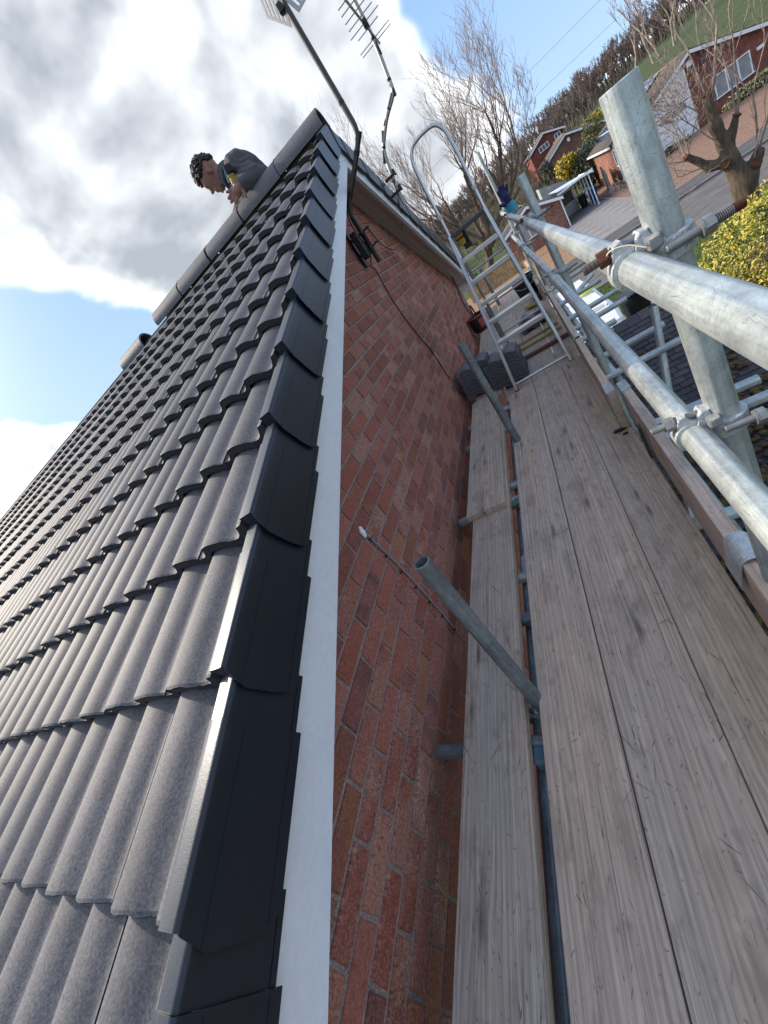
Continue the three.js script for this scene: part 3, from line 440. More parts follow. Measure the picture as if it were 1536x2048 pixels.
// ---------- things on the platform ----------
// platform step ladder with a hoop
{
  const FY = PLAT - 0.0385, o = thing('step_ladder', 'aluminium platform step ladder with a rounded hoop handle', 'ladder', V(-0.184, FY, -3.45));
  const mAl = std([0.74, 0.74, 0.73], 0.32, { metalness: 0.75, map: tBlot }), mAlD = std([0.45, 0.45, 0.44], 0.4, { metalness: 0.6 });
  const zAt = y => -0.21 * y, topY = 1.27, xAt = y => 0.226 - 0.078 * y / topY;       // half-width
  const bar = (a, b, w, d) => { const L = a.distanceTo(b), g = rbox(w, L, d, 0.004, 0, L / 2, 0); const m = new THREE.Matrix4().lookAt(b, a, V(1, 0, 0)); const dd = b.clone().sub(a).normalize(), xx = V(1, 0, 0).sub(dd.clone().multiplyScalar(dd.x)).normalize(), zz = xx.clone().cross(dd); return g.applyMatrix4(new THREE.Matrix4().makeBasis(xx, dd, zz).setPosition(a)); };
  for (const s of [-1, 1]) {
    obj('front_leg', bar(V(s * xAt(0), 0.006, 0), V(s * xAt(topY), topY, zAt(topY)), 0.024, 0.052), mAl, o);
    obj('foot', rbox(0.032, 0.03, 0.06, 0.006, s * xAt(0), 0.0155, -0.004), mBlack, o);
    obj('rear_leg', bar(V(s * (0.205), 0.006, -1.05), V(s * (xAt(topY) - 0.004), topY - 0.02, zAt(topY) - 0.13), 0.022, 0.04), mAlD, o);
    obj('strut', bar(V(s * (xAt(0.65) - 0.006), 0.66, zAt(0.65) - 0.03), V(s * 0.172, 0.72, -0.68), 0.006, 0.02), mAlD, o);
  }
  const yOf = [0.60, 0.75, 0.92, 1.085]; for (const y of [0.43, ...yOf]) obj('tread', [rbox(2 * xAt(y) - 0.02, 0.012, 0.075, 0.004, 0, y, zAt(y) - 0.012), rbox(2 * xAt(y) - 0.02, 0.028, 0.004, 0.002, 0, y - 0.01, zAt(y) + 0.024), rbox(2 * xAt(y) - 0.02, 0.02, 0.004, 0.002, 0, y - 0.01, zAt(y) - 0.048)], y < 0.5 ? mAl : mAl, o);
  obj('platform', [rbox(2 * xAt(1.25) - 0.025, 0.03, 0.22, 0.006, 0, 1.262, zAt(1.25) - 0.09)], std([0.04, 0.045, 0.052], 0.5), o);
  for (const y of [0.30, 0.62, 0.95]) obj('rear_rung', rod(V(-0.19, y, -1.05 + y * 0.52), V(0.19, y, -1.05 + y * 0.52), 0.009), mAlD, o);
  obj('base_bar', rod(V(-0.215, 0.07, -0.015), V(0.215, 0.07, -0.015), 0.012), mAl, o);
  // hoop
  const hx = xAt(topY) - 0.002, y0 = 1.10, yT = 1.90, h = []; const zz = y => zAt(y) * 0.98;
  for (const [x, y] of [[-hx, y0], [-hx, 1.4], [-hx + 0.002, 1.74], [-hx + 0.014, 1.83], [-hx + 0.05, 1.885], [-hx + 0.10, yT], [hx - 0.10, yT], [hx - 0.05, 1.885], [hx - 0.014, 1.83], [hx - 0.002, 1.74], [hx, 1.4], [hx, y0]]) h.push(V(x, y, zz(y)));
  obj('hoop', new THREE.TubeGeometry(new THREE.CatmullRomCurve3(h, false, 'centripetal'), 90, 0.0125, 10), mAl, o);
  obj('hoop_clamp', [rbox(0.03, 0.03, 0.035, 0.005, -hx, 1.42, zz(1.42)), rbox(0.03, 0.03, 0.035, 0.005, hx, 1.42, zz(1.42))], mAlD, o);
  // yellow cordless driver hanging behind the ladder platform
  const d = thing('cordless_drill', 'yellow and black cordless drill hanging behind the ladder platform', 'drill', V(-0.285, 0.0, -3.93));
  obj('body', [rbox(0.055, 0.10, 0.06, 0.012, 0, -0.05, 0), rbox(0.06, 0.045, 0.10, 0.01, 0.0, -0.015, 0.01)], std([0.75, 0.42, 0.03], 0.45), d);
  obj('grip', [rbox(0.04, 0.10, 0.045, 0.014, 0.038, -0.045, -0.01), rbox(0.066, 0.02, 0.066, 0.006, 0, -0.04, 0)], mBlack, d); obj('battery', rbox(0.06, 0.045, 0.08, 0.01, 0.03, -0.115, -0.01), mBlack, d); obj('hook', wire([V(0.02, 0.0, 0), V(0.02, 0.05, 0), V(0.03, 0.07, 0.0), V(0.04, 0.05, 0.01)], 0.003), mBlack, d);
}
// stacked spare tiles: every tile its own
{
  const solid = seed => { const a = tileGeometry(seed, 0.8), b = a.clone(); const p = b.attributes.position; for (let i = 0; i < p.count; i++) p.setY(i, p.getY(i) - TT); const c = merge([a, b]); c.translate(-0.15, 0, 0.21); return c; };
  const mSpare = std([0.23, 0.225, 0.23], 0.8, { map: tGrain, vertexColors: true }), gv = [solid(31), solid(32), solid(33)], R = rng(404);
  const stack = (x, z, y, n, turn, where) => { for (let i = 0; i < n; i++) { const o = obj('spare_pantile', gv[i % 3], mSpare); o.position.set(x + (R() - 0.5) * 0.012, y - 0.004 + i * 0.029, z + (R() - 0.5) * 0.02); o.rotation.y = turn + (R() - 0.5) * 0.05; const w = ['lowest', 'second', 'third', 'fourth', 'fifth', 'sixth', 'seventh', 'topmost'][i + (i === n - 1 ? 7 - i : 0)]; tag(o, where.replace('#', w), 'roof tile', 'spare tiles stacked on the platform'); } };
  stack(-0.705, -3.98, PLAT - 0.001, 8, 0.04, 'grey pantile, # in the stack touching the brick wall'); stack(-0.435, -3.85, PLAT - 0.0385, 8, -0.03, 'grey pantile, # in the stack behind the ladder leg');
  stack(-0.11, -5.18, PLAT - 0.0385, 3, 0.02, 'grey pantile, # in the small pile behind the yellow battens');
}
// battens and timbers lying across the boards
const mBatten = std([0.52, 0.42, 0.17], 0.8, { map: tBlot }), mRedT = std([0.24, 0.085, 0.07], 0.85, { map: tBlot });
function stick(name, label, cat, a, b, w, h, m) { const L = a.distanceTo(b), o = obj(name, rbox(w, h, L, 0.003), m); o.position.copy(a).add(b).multiplyScalar(0.5); o.position.y += h / 2; o.rotation.y = Math.atan2(b.x - a.x, b.z - a.z); return tag(o, label, cat); }
{
  const fy = PLAT - 0.0382;
  stick('timber_batten', 'yellow treated batten lying next to the small pile of tiles', 'batten', V(-0.40, fy, -4.71), V(0.09, fy, -4.67), 0.05, 0.027, mBatten);
  stick('timber_batten', 'yellow treated batten on the side towards the red timber', 'batten', V(-0.38, fy, -4.50), V(0.10, fy, -4.46), 0.045, 0.025, mBatten);
  stick('painted_timber', 'dark red painted timber lying across the far boards', 'timber', V(-0.36, fy, -4.17), V(0.15, fy, -4.12), 0.055, 0.03, mRedT);
  // chips of broken mortar and tile
  const R = rng(88), gs = []; for (let i = 0; i < 160; i++) { const s = 0.003 + R() * R() * 0.010, near = R() < 0.6; const x = near ? mix(-0.47, 0.13, R()) : mix(-0.5, 0.1, R()), z = near ? mix(-0.5, -3.35, R()) : mix(-3.5, -6.5, R()); gs.push(new THREE.TetrahedronGeometry(s).rotateY(R() * 6).translate(x, (near ? PLAT : PLAT - 0.0385) + s * 0.25, z)); }
  const deb = obj('mortar_crumbs', gs, std([0.42, 0.39, 0.36], 0.95)); stuff(deb); deb.userData.label = 'crumbs of mortar and tile scattered over the boards'; deb.userData.category = 'debris';
  tag(obj('tile_shard', [new THREE.DodecahedronGeometry(0.022).scale(1.5, 0.4, 0.7).translate(0.085, PLAT + 0.008, -2.10), new THREE.DodecahedronGeometry(0.012).scale(1.2, 0.5, 0.8).translate(0.10, PLAT + 0.006, -2.05)], mDark), 'dark broken shard lying on the boards near the toe board lap', 'debris');
  tag(obj('wood_offcut', [box(0.012, 0.17, 0.03, 0.141, PLAT + 0.086, -1.78)], std([0.05, 0.055, 0.045], 0.8)), 'dark timber offcut propped upright against the toe board', 'timber');
}
// black bucket with wire handle, rubble by it, gloves
{
  const b = thing('bucket', 'black plastic bucket with wire handle standing by the toe board', 'bucket', V(-0.04, PLAT - 0.0385, -6.7));
  const pr = [[0, 0.004], [0.115, 0.004], [0.12, 0.0], [0.15, 0.27], [0.158, 0.272], [0.158, 0.285], [0.148, 0.287], [0.142, 0.28], [0.112, 0.02], [0, 0.02]].map(p => new THREE.Vector2(p[0], p[1]));
  obj('body', new THREE.LatheGeometry(pr, 36), mBlack, b); obj('handle', wire([V(-0.155, 0.26, 0), V(-0.13, 0.20, 0.12), V(0, 0.16, 0.185), V(0.13, 0.20, 0.12), V(0.155, 0.26, 0)], 0.004), std([0.5, 0.5, 0.5], 0.4, { metalness: 0.7 }), b);
  const R = rng(17), gs = []; for (let i = 0; i < 16; i++) gs.push(new THREE.DodecahedronGeometry(0.02 + R() * 0.03).scale(1.3, 0.7, 1).rotateY(R() * 6).translate(0.055 + (R() - 0.5) * 0.12, PLAT - 0.02 + R() * 0.06, -6.2 + (R() - 0.5) * 0.3));
  tag(obj('rubble_pile', gs, std([0.09, 0.07, 0.065], 0.9, { map: tGrain })), 'small heap of dark rubble beside the black bucket', 'rubble');
}
// a glove: palm and five fingers as one soft mesh
function softMesh(res, min, size, field) {
  const mc = new MarchingCubes(res, new THREE.MeshBasicMaterial(), false, false, 200000), h = size / (res - 4) * 1.0; mc.isolation = 0;
  const half = res / 2;
  for (let k = 0; k < res; k++) for (let j = 0; j < res; j++) for (let i = 0; i < res; i++) { const x = min.x + (i - 1) * h, y = min.y + (j - 1) * h, z = min.z + (k - 1) * h; mc.field[i + j * res + k * res * res] = -field(x, y, z); }
  mc.update(); const n = mc.count, P = new Float32Array(n * 3), N = new Float32Array(n * 3);
  for (let i = 0; i < n * 3; i += 3) { for (let a = 0; a < 3; a++) { const idx = (mc.positionArray[i + a] + 1) * half; P[i + a] = [min.x, min.y, min.z][a] + (idx - 1) * h; N[i + a] = mc.normalArray[i + a]; } }
  const g = new THREE.BufferGeometry(); g.setAttribute('position', new THREE.BufferAttribute(P, 3)); g.setAttribute('normal', new THREE.BufferAttribute(N, 3)); const uv = new Float32Array(n * 2); for (let i = 0; i < n; i++) { uv[2 * i] = P[3 * i] + P[3 * i + 2]; uv[2 * i + 1] = P[3 * i + 1]; } g.setAttribute('uv', new THREE.BufferAttribute(uv, 2)); g.computeVertexNormals(); return g;
}
const cap = (p, a, b, ra, rb) => { const bx = b[0] - a[0], by = b[1] - a[1], bz = b[2] - a[2], px = p[0] - a[0], py = p[1] - a[1], pz = p[2] - a[2], t = clamp((px * bx + py * by + pz * bz) / (bx * bx + by * by + bz * bz + 1e-9)); return Math.hypot(px - bx * t, py - by * t, pz - bz * t) - mix(ra, rb, t); };
const smin = (a, b, k) => { const h = clamp(0.5 + 0.5 * (b - a) / k); return mix(b, a, h) - k * h * (1 - h); };
const blend = (bones, k) => (x, y, z) => { let d = 9; const p = [x, y, z]; for (const [a, b, ra, rb] of bones) d = smin(d, cap(p, a, b, ra, rb), k); return d; };
const gloveField = blend([[[0, -0.02, 0], [0, 0.07, 0], 0.036, 0.040], [[-0.022, 0.07, 0], [-0.035, 0.145, 0.02], 0.017, 0.012], [[0.0, 0.08, 0], [-0.004, 0.165, 0.015], 0.017, 0.012], [[0.02, 0.08, 0], [0.026, 0.155, 0.02], 0.016, 0.011], [[0.034, 0.07, 0], [0.056, 0.125, 0.025], 0.014, 0.010], [[-0.03, 0.02, 0.005], [-0.085, 0.055, 0.03], 0.019, 0.012]], 0.014);
{
  const g = softMesh(60, V(-0.13, -0.08, -0.08), 0.27, (x, y, z) => gloveField(x, y, z)), o = thing('work_glove', 'navy and turquoise work glove pulled over the top of a scaffold tube', 'glove', V(0.16, -0.10, -5.35));
  obj('fingers', g, std([0.012, 0.014, 0.075], 0.8), o); const cg = new THREE.CylinderGeometry(0.044, 0.05, 0.10, 24, 8, true), cp = cg.attributes.position; for (let i = 0; i < cp.count; i++) { const y = cp.getY(i), s = 1 + 0.05 * Math.sin(y * 260); cp.setX(i, cp.getX(i) * s); cp.setZ(i, cp.getZ(i) * s); } cg.computeVertexNormals();
  obj('cuff', cg.translate(0, -0.035, 0), std([0.05, 0.28, 0.36], 0.85, { side: THREE.DoubleSide }), o); o.rotation.set(0.1, 0.5, 0.16); o.scale.setScalar(1.15);
  const g2 = g.clone().rotateX(-Math.PI / 2).scale(1, 0.7, 1); const p = obj('work_glove', g2, std([0.22, 0.22, 0.06], 0.85)); p.position.set(-0.02, PLAT - 0.015, -5.95); p.rotation.y = 0.9; tag(p, 'olive work glove lying flat on the far boards', 'glove');
}
// red and black tool bag against the wall, with a trailing hose
{
  const o = thing('tool_bag', 'open red and black tool bag standing against the brick wall', 'tool bag', V(-0.77, PLAT - 0.003, -6.45)), mRed = std([0.32, 0.05, 0.035], 0.7), pr = [[0, 0.002], [0.10, 0.002], [0.115, 0.02], [0.125, 0.22], [0.12, 0.222], [0.108, 0.02], [0, 0.015]].map(p => new THREE.Vector2(p[0], p[1]));
  obj('body', new THREE.LatheGeometry(pr, 28).scale(1, 1, 1.35), mBlack, o); obj('rim', new THREE.TorusGeometry(0.122, 0.012, 8, 30).rotateX(Math.PI / 2).scale(1, 1, 1.35).translate(0, 0.222, 0), mRed, o); obj('panel', new THREE.CylinderGeometry(0.1255, 0.121, 0.12, 20, 1, true, 0.2, 2.2).scale(1, 1, 1.35).translate(0, 0.12, 0), mRed, o); obj('handle', wire([V(0, 0.22, -0.16), V(0.0, 0.36, -0.08), V(0, 0.36, 0.08), V(0, 0.22, 0.16)], 0.011, 24, 8), mBlack, o);
  tag(obj('hose', wire([V(-0.88, 0.0, -7.3), V(-0.87, -0.5, -7.1), V(-0.88, -0.85, -6.9), V(-0.84, -1.05, -6.75), V(-0.80, -1.16, -6.62)], 0.011, 40), mBlack), 'black hose hanging down the far wall corner into the tool bag', 'hose');
}
// ---------- aerials, cables, the roofer ----------
{
  const mMast = std([0.10, 0.085, 0.08], 0.45, { metalness: 0.4, map: tBlot }), mAlu = std([0.55, 0.53, 0.5], 0.42, { metalness: 0.6, map: tBlot });
  const z = -3.42, a = thing('television_aerial', 'dark cranked aerial mast with slotted reflector fixed to the brick gable', 'aerial', V(-0.80, 0.2, z));
  const L = (x, y, zz = z) => V(x + 0.80, y - 0.2, zz - z);
  obj('mast', new THREE.TubeGeometry(new THREE.CatmullRomCurve3([L(-0.80, 0.22), L(-0.80, 0.40), L(-0.795, 0.54), L(-0.76, 0.60), L(-0.60, 0.73), L(-0.51, 0.81), L(-0.485, 0.87), L(-0.482, 0.95), L(-0.484, 1.2), L(-0.49, 1.65)], false, 'centripetal'), 90, 0.0175, 12), mMast, a);
  obj('wall_bracket', [rbox(0.05, 0.19, 0.06, 0.008, -0.045, 0.15, 0.055), rbox(0.09, 0.018, 0.05, 0.004, -0.06, 0.10, 0.02), rbox(0.09, 0.018, 0.05, 0.004, -0.06, 0.21, 0.02), rbox(0.016, 0.26, 0.07, 0.003, -0.098, 0.15, 0)], mBlack, a);
  obj('clamp', [pipe(L(-0.80, 0.29), L(-0.80, 0.31), 0.024, 0.018, 14), pipe(L(-0.80, 0.40), L(-0.80, 0.42), 0.024, 0.018, 14), rod(V(0.0, 0.1, 0.0), V(0.07, 0.1, 0.02), 0.006), rod(V(0, 0.21, 0), V(0.07, 0.21, 0.02), 0.006)], mBlack, a);
  obj('tape_band', [pipe(L(-0.565, 0.758), L(-0.545, 0.775), 0.020, 0.0165, 14), pipe(L(-0.483, 1.0), L(-0.483, 1.02), 0.0195, 0.0165, 14), pipe(L(-0.73, 0.625), L(-0.715, 0.637), 0.020, 0.0165, 14)], mBlack, a);
  // slotted reflector plates
  const plate = (sx) => { const s = new THREE.Shape([[0, -0.075], [0.20, -0.075], [0.20, 0.075], [0, 0.075]].map(p => new THREE.Vector2(...p))); for (let i = 0; i < 5; i++) { const h = new THREE.Path([[0.028 + i * 0.034, -0.058], [0.046 + i * 0.034, -0.058], [0.046 + i * 0.034, 0.058], [0.028 + i * 0.034, 0.058]].map(p => new THREE.Vector2(...p))); s.holes.push(h); } return new THREE.ExtrudeGeometry(s, { depth: 0.003, bevelEnabled: false }); };
  const p1 = obj('reflector_plate', plate(), mAlu, a), p2 = obj('reflector_plate', plate(), mAlu, a);
  p1.position.copy(L(-0.50, 1.50)); p1.rotation.set(0.5, Math.PI - 0.9, 0.55); p2.position.copy(L(-0.47, 1.52)); p2.rotation.set(-0.2, 0.7, 0.5);
  obj('boom', rod(L(-0.49, 1.57), L(-0.60, 1.95, z - 0.1), 0.009), mAlu, a);
  obj('dipole_box', rbox(0.05, 0.05, 0.05, 0.01, ...L(-0.51, 1.53).toArray()), mBlack, a);

  const z2 = -4.75, b = thing('television_aerial', 'pale cranked aerial mast with thin rods fixed to the far verge', 'aerial', V(-0.64, 0.5, z2));
  const K = (x, y, zz = z2) => V(x + 0.64, y - 0.5, zz - z2);
  obj('mast', new THREE.TubeGeometry(new THREE.CatmullRomCurve3([K(-0.635, 0.50), K(-0.61, 0.70), K(-0.572, 0.88), K(-0.55, 0.94), K(-0.51, 0.985), K(-0.40, 1.083), K(-0.30, 1.145), K(-0.272, 1.18), K(-0.260, 1.25), K(-0.226, 1.52), K(-0.225, 2.05)], false, 'centripetal'), 90, 0.0165, 12), mAlu, b);
  obj('wall_bracket', [rbox(0.09, 0.02, 0.05, 0.004, ...K(-0.635, 0.735).toArray()), rbox(0.02, 0.05, 0.06, 0.004, ...K(-0.575, 0.745).toArray()), rbox(0.09, 0.02, 0.05, 0.004, ...K(-0.645, 0.61).toArray()), rbox(0.02, 0.05, 0.06, 0.004, ...K(-0.59, 0.62).toArray())], mBlack, b);
  obj('tape_band', [pipe(K(-0.262, 1.235), K(-0.259, 1.255), 0.0185, 0.016, 14), pipe(K(-0.37, 1.103), K(-0.36, 1.110), 0.0185, 0.016, 14), pipe(K(-0.555, 0.93), K(-0.545, 0.945), 0.0185, 0.016, 14), pipe(K(-0.227, 1.5), K(-0.226, 1.52), 0.0185, 0.016, 14)], mBlack, b);
  const by = 1.52; obj('boom', rod(K(-0.21, by, -4.95), K(-0.24, by + 0.04, -3.95), 0.009), mAlu, b);
  for (const [zz, l] of [[-4.90, 0.30], [-4.82, 0.30], [-4.60, 0.20], [-4.48, 0.27], [-4.36, 0.22], [-4.24, 0.20], [-4.12, 0.18], [-4.02, 0.16]]) obj('rod_element', rod(K(-0.22 - l / 2, by + 0.01, zz), K(-0.22 + l / 2, by + 0.01, zz), 0.0035, 0.0035, 6), mAlu, b);
  obj('dipole_box', rbox(0.04, 0.05, 0.06, 0.008, ...K(-0.215, by + 0.01, -4.5).toArray()), mBlack, b);

  const W = WALLX + 0.006;
  tag(obj('aerial_cable', wire([V(-0.788, 0.62, -3.40), V(-0.83, 0.48, -3.40), V(-0.84, 0.30, -3.50), V(W, 0.22, -3.56), V(W, 0.17, -3.60), V(W, -0.10, -3.55), V(W, -0.40, -3.62), V(W, -0.60, -3.73), V(W, -0.92, -3.76)], 0.0045, 90), mBlack), 'black aerial cable running down the brick gable from the bracket', 'cable');
  tag(obj('aerial_cable', wire([V(-0.60, 0.70, -4.72), V(-0.66, 0.58, -4.80), V(-0.735, 0.44, -4.9), V(-0.80, 0.28, -4.72), V(-0.86, 0.24, -4.45), V(-0.893, 0.32, -4.25), V(-0.9, 0.5, -4.1)], 0.0045, 60), mBlack), 'black cable looping under the far soffit from the pale mast', 'cable');
  // clipped grey cable and its sealant
  const P = [[726, 1062], [745, 1080], [830, 1165], [932, 1283]].map(p => onX(...p, W)); P.push(V(W, -1.9, P[3].z));
  const c = thing('wall_cable', 'grey cable clipped down the bricks below a white sealant blob', 'cable', P[0]); const loc = p => p.clone().sub(P[0]);
  obj('cable', wire(P.map(loc), 0.0048, 50, 8), std([0.22, 0.23, 0.25], 0.5), c);
  for (let i = 0; i < 9; i++) { const t = 0.06 + i * 0.135, q = P[0].clone().lerp(P[3], t); if (i > 6) break; obj('cable_clip', rbox(0.011, 0.006, 0.012, 0.002, ...loc(q).toArray()), mBlack, c); }
  obj('sealant', [0, 1, 2, 3].map(i => new THREE.SphereGeometry(0.011, 10, 8).scale(0.7, 1.2, 1).translate(-0.002, 0.012 - i * 0.009, (i % 2) * 0.009)), std([0.8, 0.8, 0.78], 0.6), c);
}
// roofer leaning over the ridge
{
  const o = thing('person', 'person in a dark grey jacket leaning over the ridge tiles with a drill', 'person', V(-1.5, 0.75, -4.1)), off = V(1.5, -0.75, 4.1);
  const mSkin = std([0.24, 0.115, 0.08], 0.65), mJack = std([0.115, 0.11, 0.115], 0.95, { bumpMap: bGrain, bumpScale: 0.003, map: tBlot }), mHair = std([0.022, 0.016, 0.012], 0.6), mBeard = std([0.22, 0.15, 0.10], 0.9);
  const jb = [[[-1.44, 0.62, -4.22], [-1.46, 1.0, -4.12], 0.17, 0.175], [[-1.44, 1.0, -4.12], [-1.49, 1.36, -4.0], 0.19, 0.165], [[-1.45, 1.40, -3.88], [-1.55, 1.41, -4.18], 0.105, 0.105],
    [[-1.44, 1.395, -3.86], [-1.355, 1.25, -3.80], 0.092, 0.07], [[-1.355, 1.25, -3.80], [-1.44, 1.255, -3.715], 0.066, 0.048], [[-1.58, 1.38, -4.12], [-1.72, 1.22, -4.0], 0.09, 0.07], [[-1.72, 1.22, -4.0], [-1.745, 1.08, -3.92], 0.068, 0.05], [[-1.56, 1.43, -3.98], [-1.60, 1.475, -3.97], 0.085, 0.078]];
  const J = blend(jb, 0.05); const jf = (x, y, z) => J(x, y, z) + 0.006 * P3.noise(x * 16, y * 16, z * 16) + 0.003 * Math.sin(y * 70 + 20 * x + 12 * P3.noise(x * 6, y * 6, z * 6));
  const jg = softMesh(84, V(-1.95, 0.55, -4.55), 1.0, jf).translate(off.x, off.y, off.z);
  // head: frame with f = face direction, u = crown, s = side
  const f = V(-0.78, -0.58, 0.22).normalize(), c = V(-1.715, 1.545, -3.955); let u = V(-0.5, 0.86, 0.1); u.sub(f.clone().multiplyScalar(u.dot(f))).normalize(); const s = u.clone().cross(f);
  const at = (a, b, d) => [c.x + f.x * a + u.x * b + s.x * d, c.y + f.y * a + u.y * b + s.y * d, c.z + f.z * a + u.z * b + s.z * d];
  const hb = [[at(-0.025, 0.035, 0), at(0.015, 0.03, 0), 0.088, 0.082], [at(0.03, -0.02, 0), at(0.045, -0.075, 0), 0.066, 0.042], [at(0.08, 0.012, 0), at(0.108, -0.018, 0), 0.012, 0.016], [at(0.082, 0.028, -0.035), at(0.082, 0.028, 0.035), 0.016, 0.016], [at(0.085, -0.055, -0.018), at(0.085, -0.055, 0.018), 0.012, 0.012], [at(-0.01, 0.005, 0.08), at(-0.02, -0.028, 0.083), 0.013, 0.009], [at(-0.01, 0.005, -0.08), at(-0.02, -0.028, -0.083), 0.013, 0.009], [at(-0.03, -0.04, 0), [-1.59, 1.45, -3.98], 0.058, 0.062]];
  const hg = softMesh(72, V(c.x - 0.2, c.y - 0.2, c.z - 0.2), 0.4, blend(hb, 0.018)).translate(off.x, off.y, off.z);
  const hand = softMesh(44, V(-0.13, -0.08, -0.08), 0.27, gloveField);
  const h1 = hand.clone().rotateZ(1.9).rotateY(0.5).scale(0.9, 0.9, 0.9).translate(-1.455 + off.x, 1.265 + off.y, -3.70 + off.z), h2 = hand.clone().rotateZ(Math.PI).scale(0.9, 0.9, 0.9).translate(-1.745 + off.x, 1.02 + off.y, -3.90 + off.z);
  obj('body', [hg, h1, h2], mSkin, o); obj('jacket', jg, mJack, o);
  const R = rng(5), curls = [], beard = [];
  for (let i = 0; i < 900; i++) { const a = R() * 2 * Math.PI, e = R(); const v = V(0, 0, 0); const th = Math.acos(1 - e * 1.15); const sx = Math.sin(th) * Math.cos(a), sy = Math.cos(th), sz = Math.sin(th) * Math.sin(a); if (sx > 0.5 && sy < 0.38) continue; if (Math.abs(sz) > 0.8 && sy < 0.2) continue; const q = at(-0.005 + 0.105 * sx, 0.03 + 0.105 * sy + 0.022 * R(), 0.092 * sz); const k = 0.008 + R() * 0.013; curls.push(new THREE.TorusGeometry(k, k * 0.42, 4, 7).rotateX(R() * 6).rotateY(R() * 6).translate(q[0] + off.x, q[1] + off.y, q[2] + off.z)); }
  obj('hair', curls, mHair, o);
  for (let i = 0; i < 110; i++) { const d = (R() - 0.5) * 0.10, b = -0.055 - R() * 0.055, a = 0.082 - Math.abs(d) * 0.7 + (R() - 0.5) * 0.01; const q = at(a, b, d); beard.push(new THREE.TetrahedronGeometry(0.008).rotateX(R() * 6).translate(q[0] + off.x, q[1] + off.y, q[2] + off.z)); }
  obj('beard', beard, mBeard, o);
  for (const d of [-0.033, 0.033]) { const e = at(0.088, 0.008, d); obj('eye', new THREE.SphereGeometry(0.008, 8, 6).translate(e[0] + off.x, e[1] + off.y, e[2] + off.z), mDark, o); }
  // turquoise shoulder flash and dark collar
  const flash = wire([V(-1.56, 1.475, -3.885), V(-1.575, 1.43, -3.85), V(-1.585, 1.37, -3.835)], 0.013, 14, 6).translate(off.x + 0.012, off.y, off.z); obj('jacket_flash', flash, std([0.02, 0.16, 0.18], 0.8), o);
  obj('collar', wire([V(-1.53, 1.50, -3.90), V(-1.575, 1.47, -3.865), V(-1.62, 1.42, -3.88), V(-1.635, 1.38, -3.93)], 0.022, 18, 7).translate(off.x, off.y, off.z), std([0.05, 0.055, 0.06], 0.9), o);
  const d = thing('impact_driver', 'yellow and grey impact driver held against the ridge tile', 'drill', V(-1.49, 1.245, -3.69)); d.rotation.set(0.1, 0.3, -0.25);
  obj('body', [new THREE.CylinderGeometry(0.026, 0.03, 0.04, 14).translate(0, 0.07, 0), rbox(0.05, 0.016, 0.05, 0.006, 0, 0.095, 0)], std([0.30, 0.19, 0.03], 0.7), d); obj('motor', [rbox(0.06, 0.055, 0.06, 0.012, 0, 0.14, 0), rbox(0.04, 0.04, 0.10, 0.012, 0.02, 0.13, -0.04)], mDark, d);
  obj('nose', new THREE.CylinderGeometry(0.026, 0.014, 0.05, 14).translate(0, 0.03, 0), std([0.42, 0.42, 0.40], 0.5, { metalness: 0.4 }), d); obj('bit', rod(V(0, -0.05, 0), V(0, 0.01, 0), 0.004), mBolt, d);
}
// ---------- ground, road, gardens ----------
const hillH = (x, z) => { const d = -z; let h = GROUND; h += 2.0 * sst(58, 72, d) + 2.2 * sst(70, 100, d) + 1.2 * sst(95, 125, d) + 4 * sst(118, 210, d) + 5 * sst(200, 420, d); if (d > 60) h += 0.05 * Math.min(1, (d - 60) / 60) * (x > 0 ? Math.min(x, 120) : x * 0.4); return h + (d > 75 ? 0.5 * P3.noise(x * 0.04, 3, z * 0.04) : 0); };
const tGrass = texture(512, 512, (x, y) => { const a = fbm(x * 6, y * 6, 6, 6, 401, 5), f = vn(x * 200, y * 200, 200, 200, 405), b = fbm(x * 30, y * 30, 30, 30, 409, 3); const v = 0.75 + 0.5 * (a - 0.5) + 0.5 * (f - 0.5) + 0.3 * (b - 0.5); return [0.42 * v + 0.06 * (a - .5), 0.50 * v, 0.22 * v]; }, true, [0.35, 0.35]);
const tAsph = texture(512, 512, (x, y) => { const a = fbm(x * 5, y * 5, 5, 5, 421, 5), f = vn(x * 256, y * 256, 256, 256, 425), l = fbm(x * 2, y * 40, 2, 40, 431, 3); const v = 0.80 + 0.28 * (a - 0.5) + 0.3 * (f - 0.5) + 0.12 * (l - 0.5); return [v, v * 0.985, v * 0.98]; }, true, [0.5, 0.5]);
const tGrav = texture(512, 512, (x, y) => { const f = vn(x * 160, y * 160, 160, 160, 441), g = vn(x * 90, y * 90, 90, 90, 443), h = hash(Math.floor(x * 128), Math.floor(y * 128), 6); const v = 0.62 + 0.5 * (f - 0.5) + 0.4 * (g - 0.5); return [v + 0.1 * h, v * 0.90 + 0.04 * h, v * 0.80]; }, true, [0.4, 0.4]);
const mGrass = std([0.36, 0.42, 0.34], 0.95, { map: tGrass, bumpMap: tGrass, bumpScale: 0.03 }), mHillGrass = std([0.40, 0.41, 0.28], 0.95, { map: tGrass });
const mRoad = std([0.155, 0.15, 0.145], 0.9, { map: tAsph, bumpMap: tAsph, bumpScale: 0.004 }), mPave = std([0.11, 0.11, 0.11], 0.9, { map: tAsph }), mConc = std([0.30, 0.295, 0.29], 0.9, { map: tAsph }), mDrive = std([0.24, 0.215, 0.19], 0.9, { map: tAsph }), mKerb = std([0.30, 0.28, 0.26], 0.9, { map: tGrain });
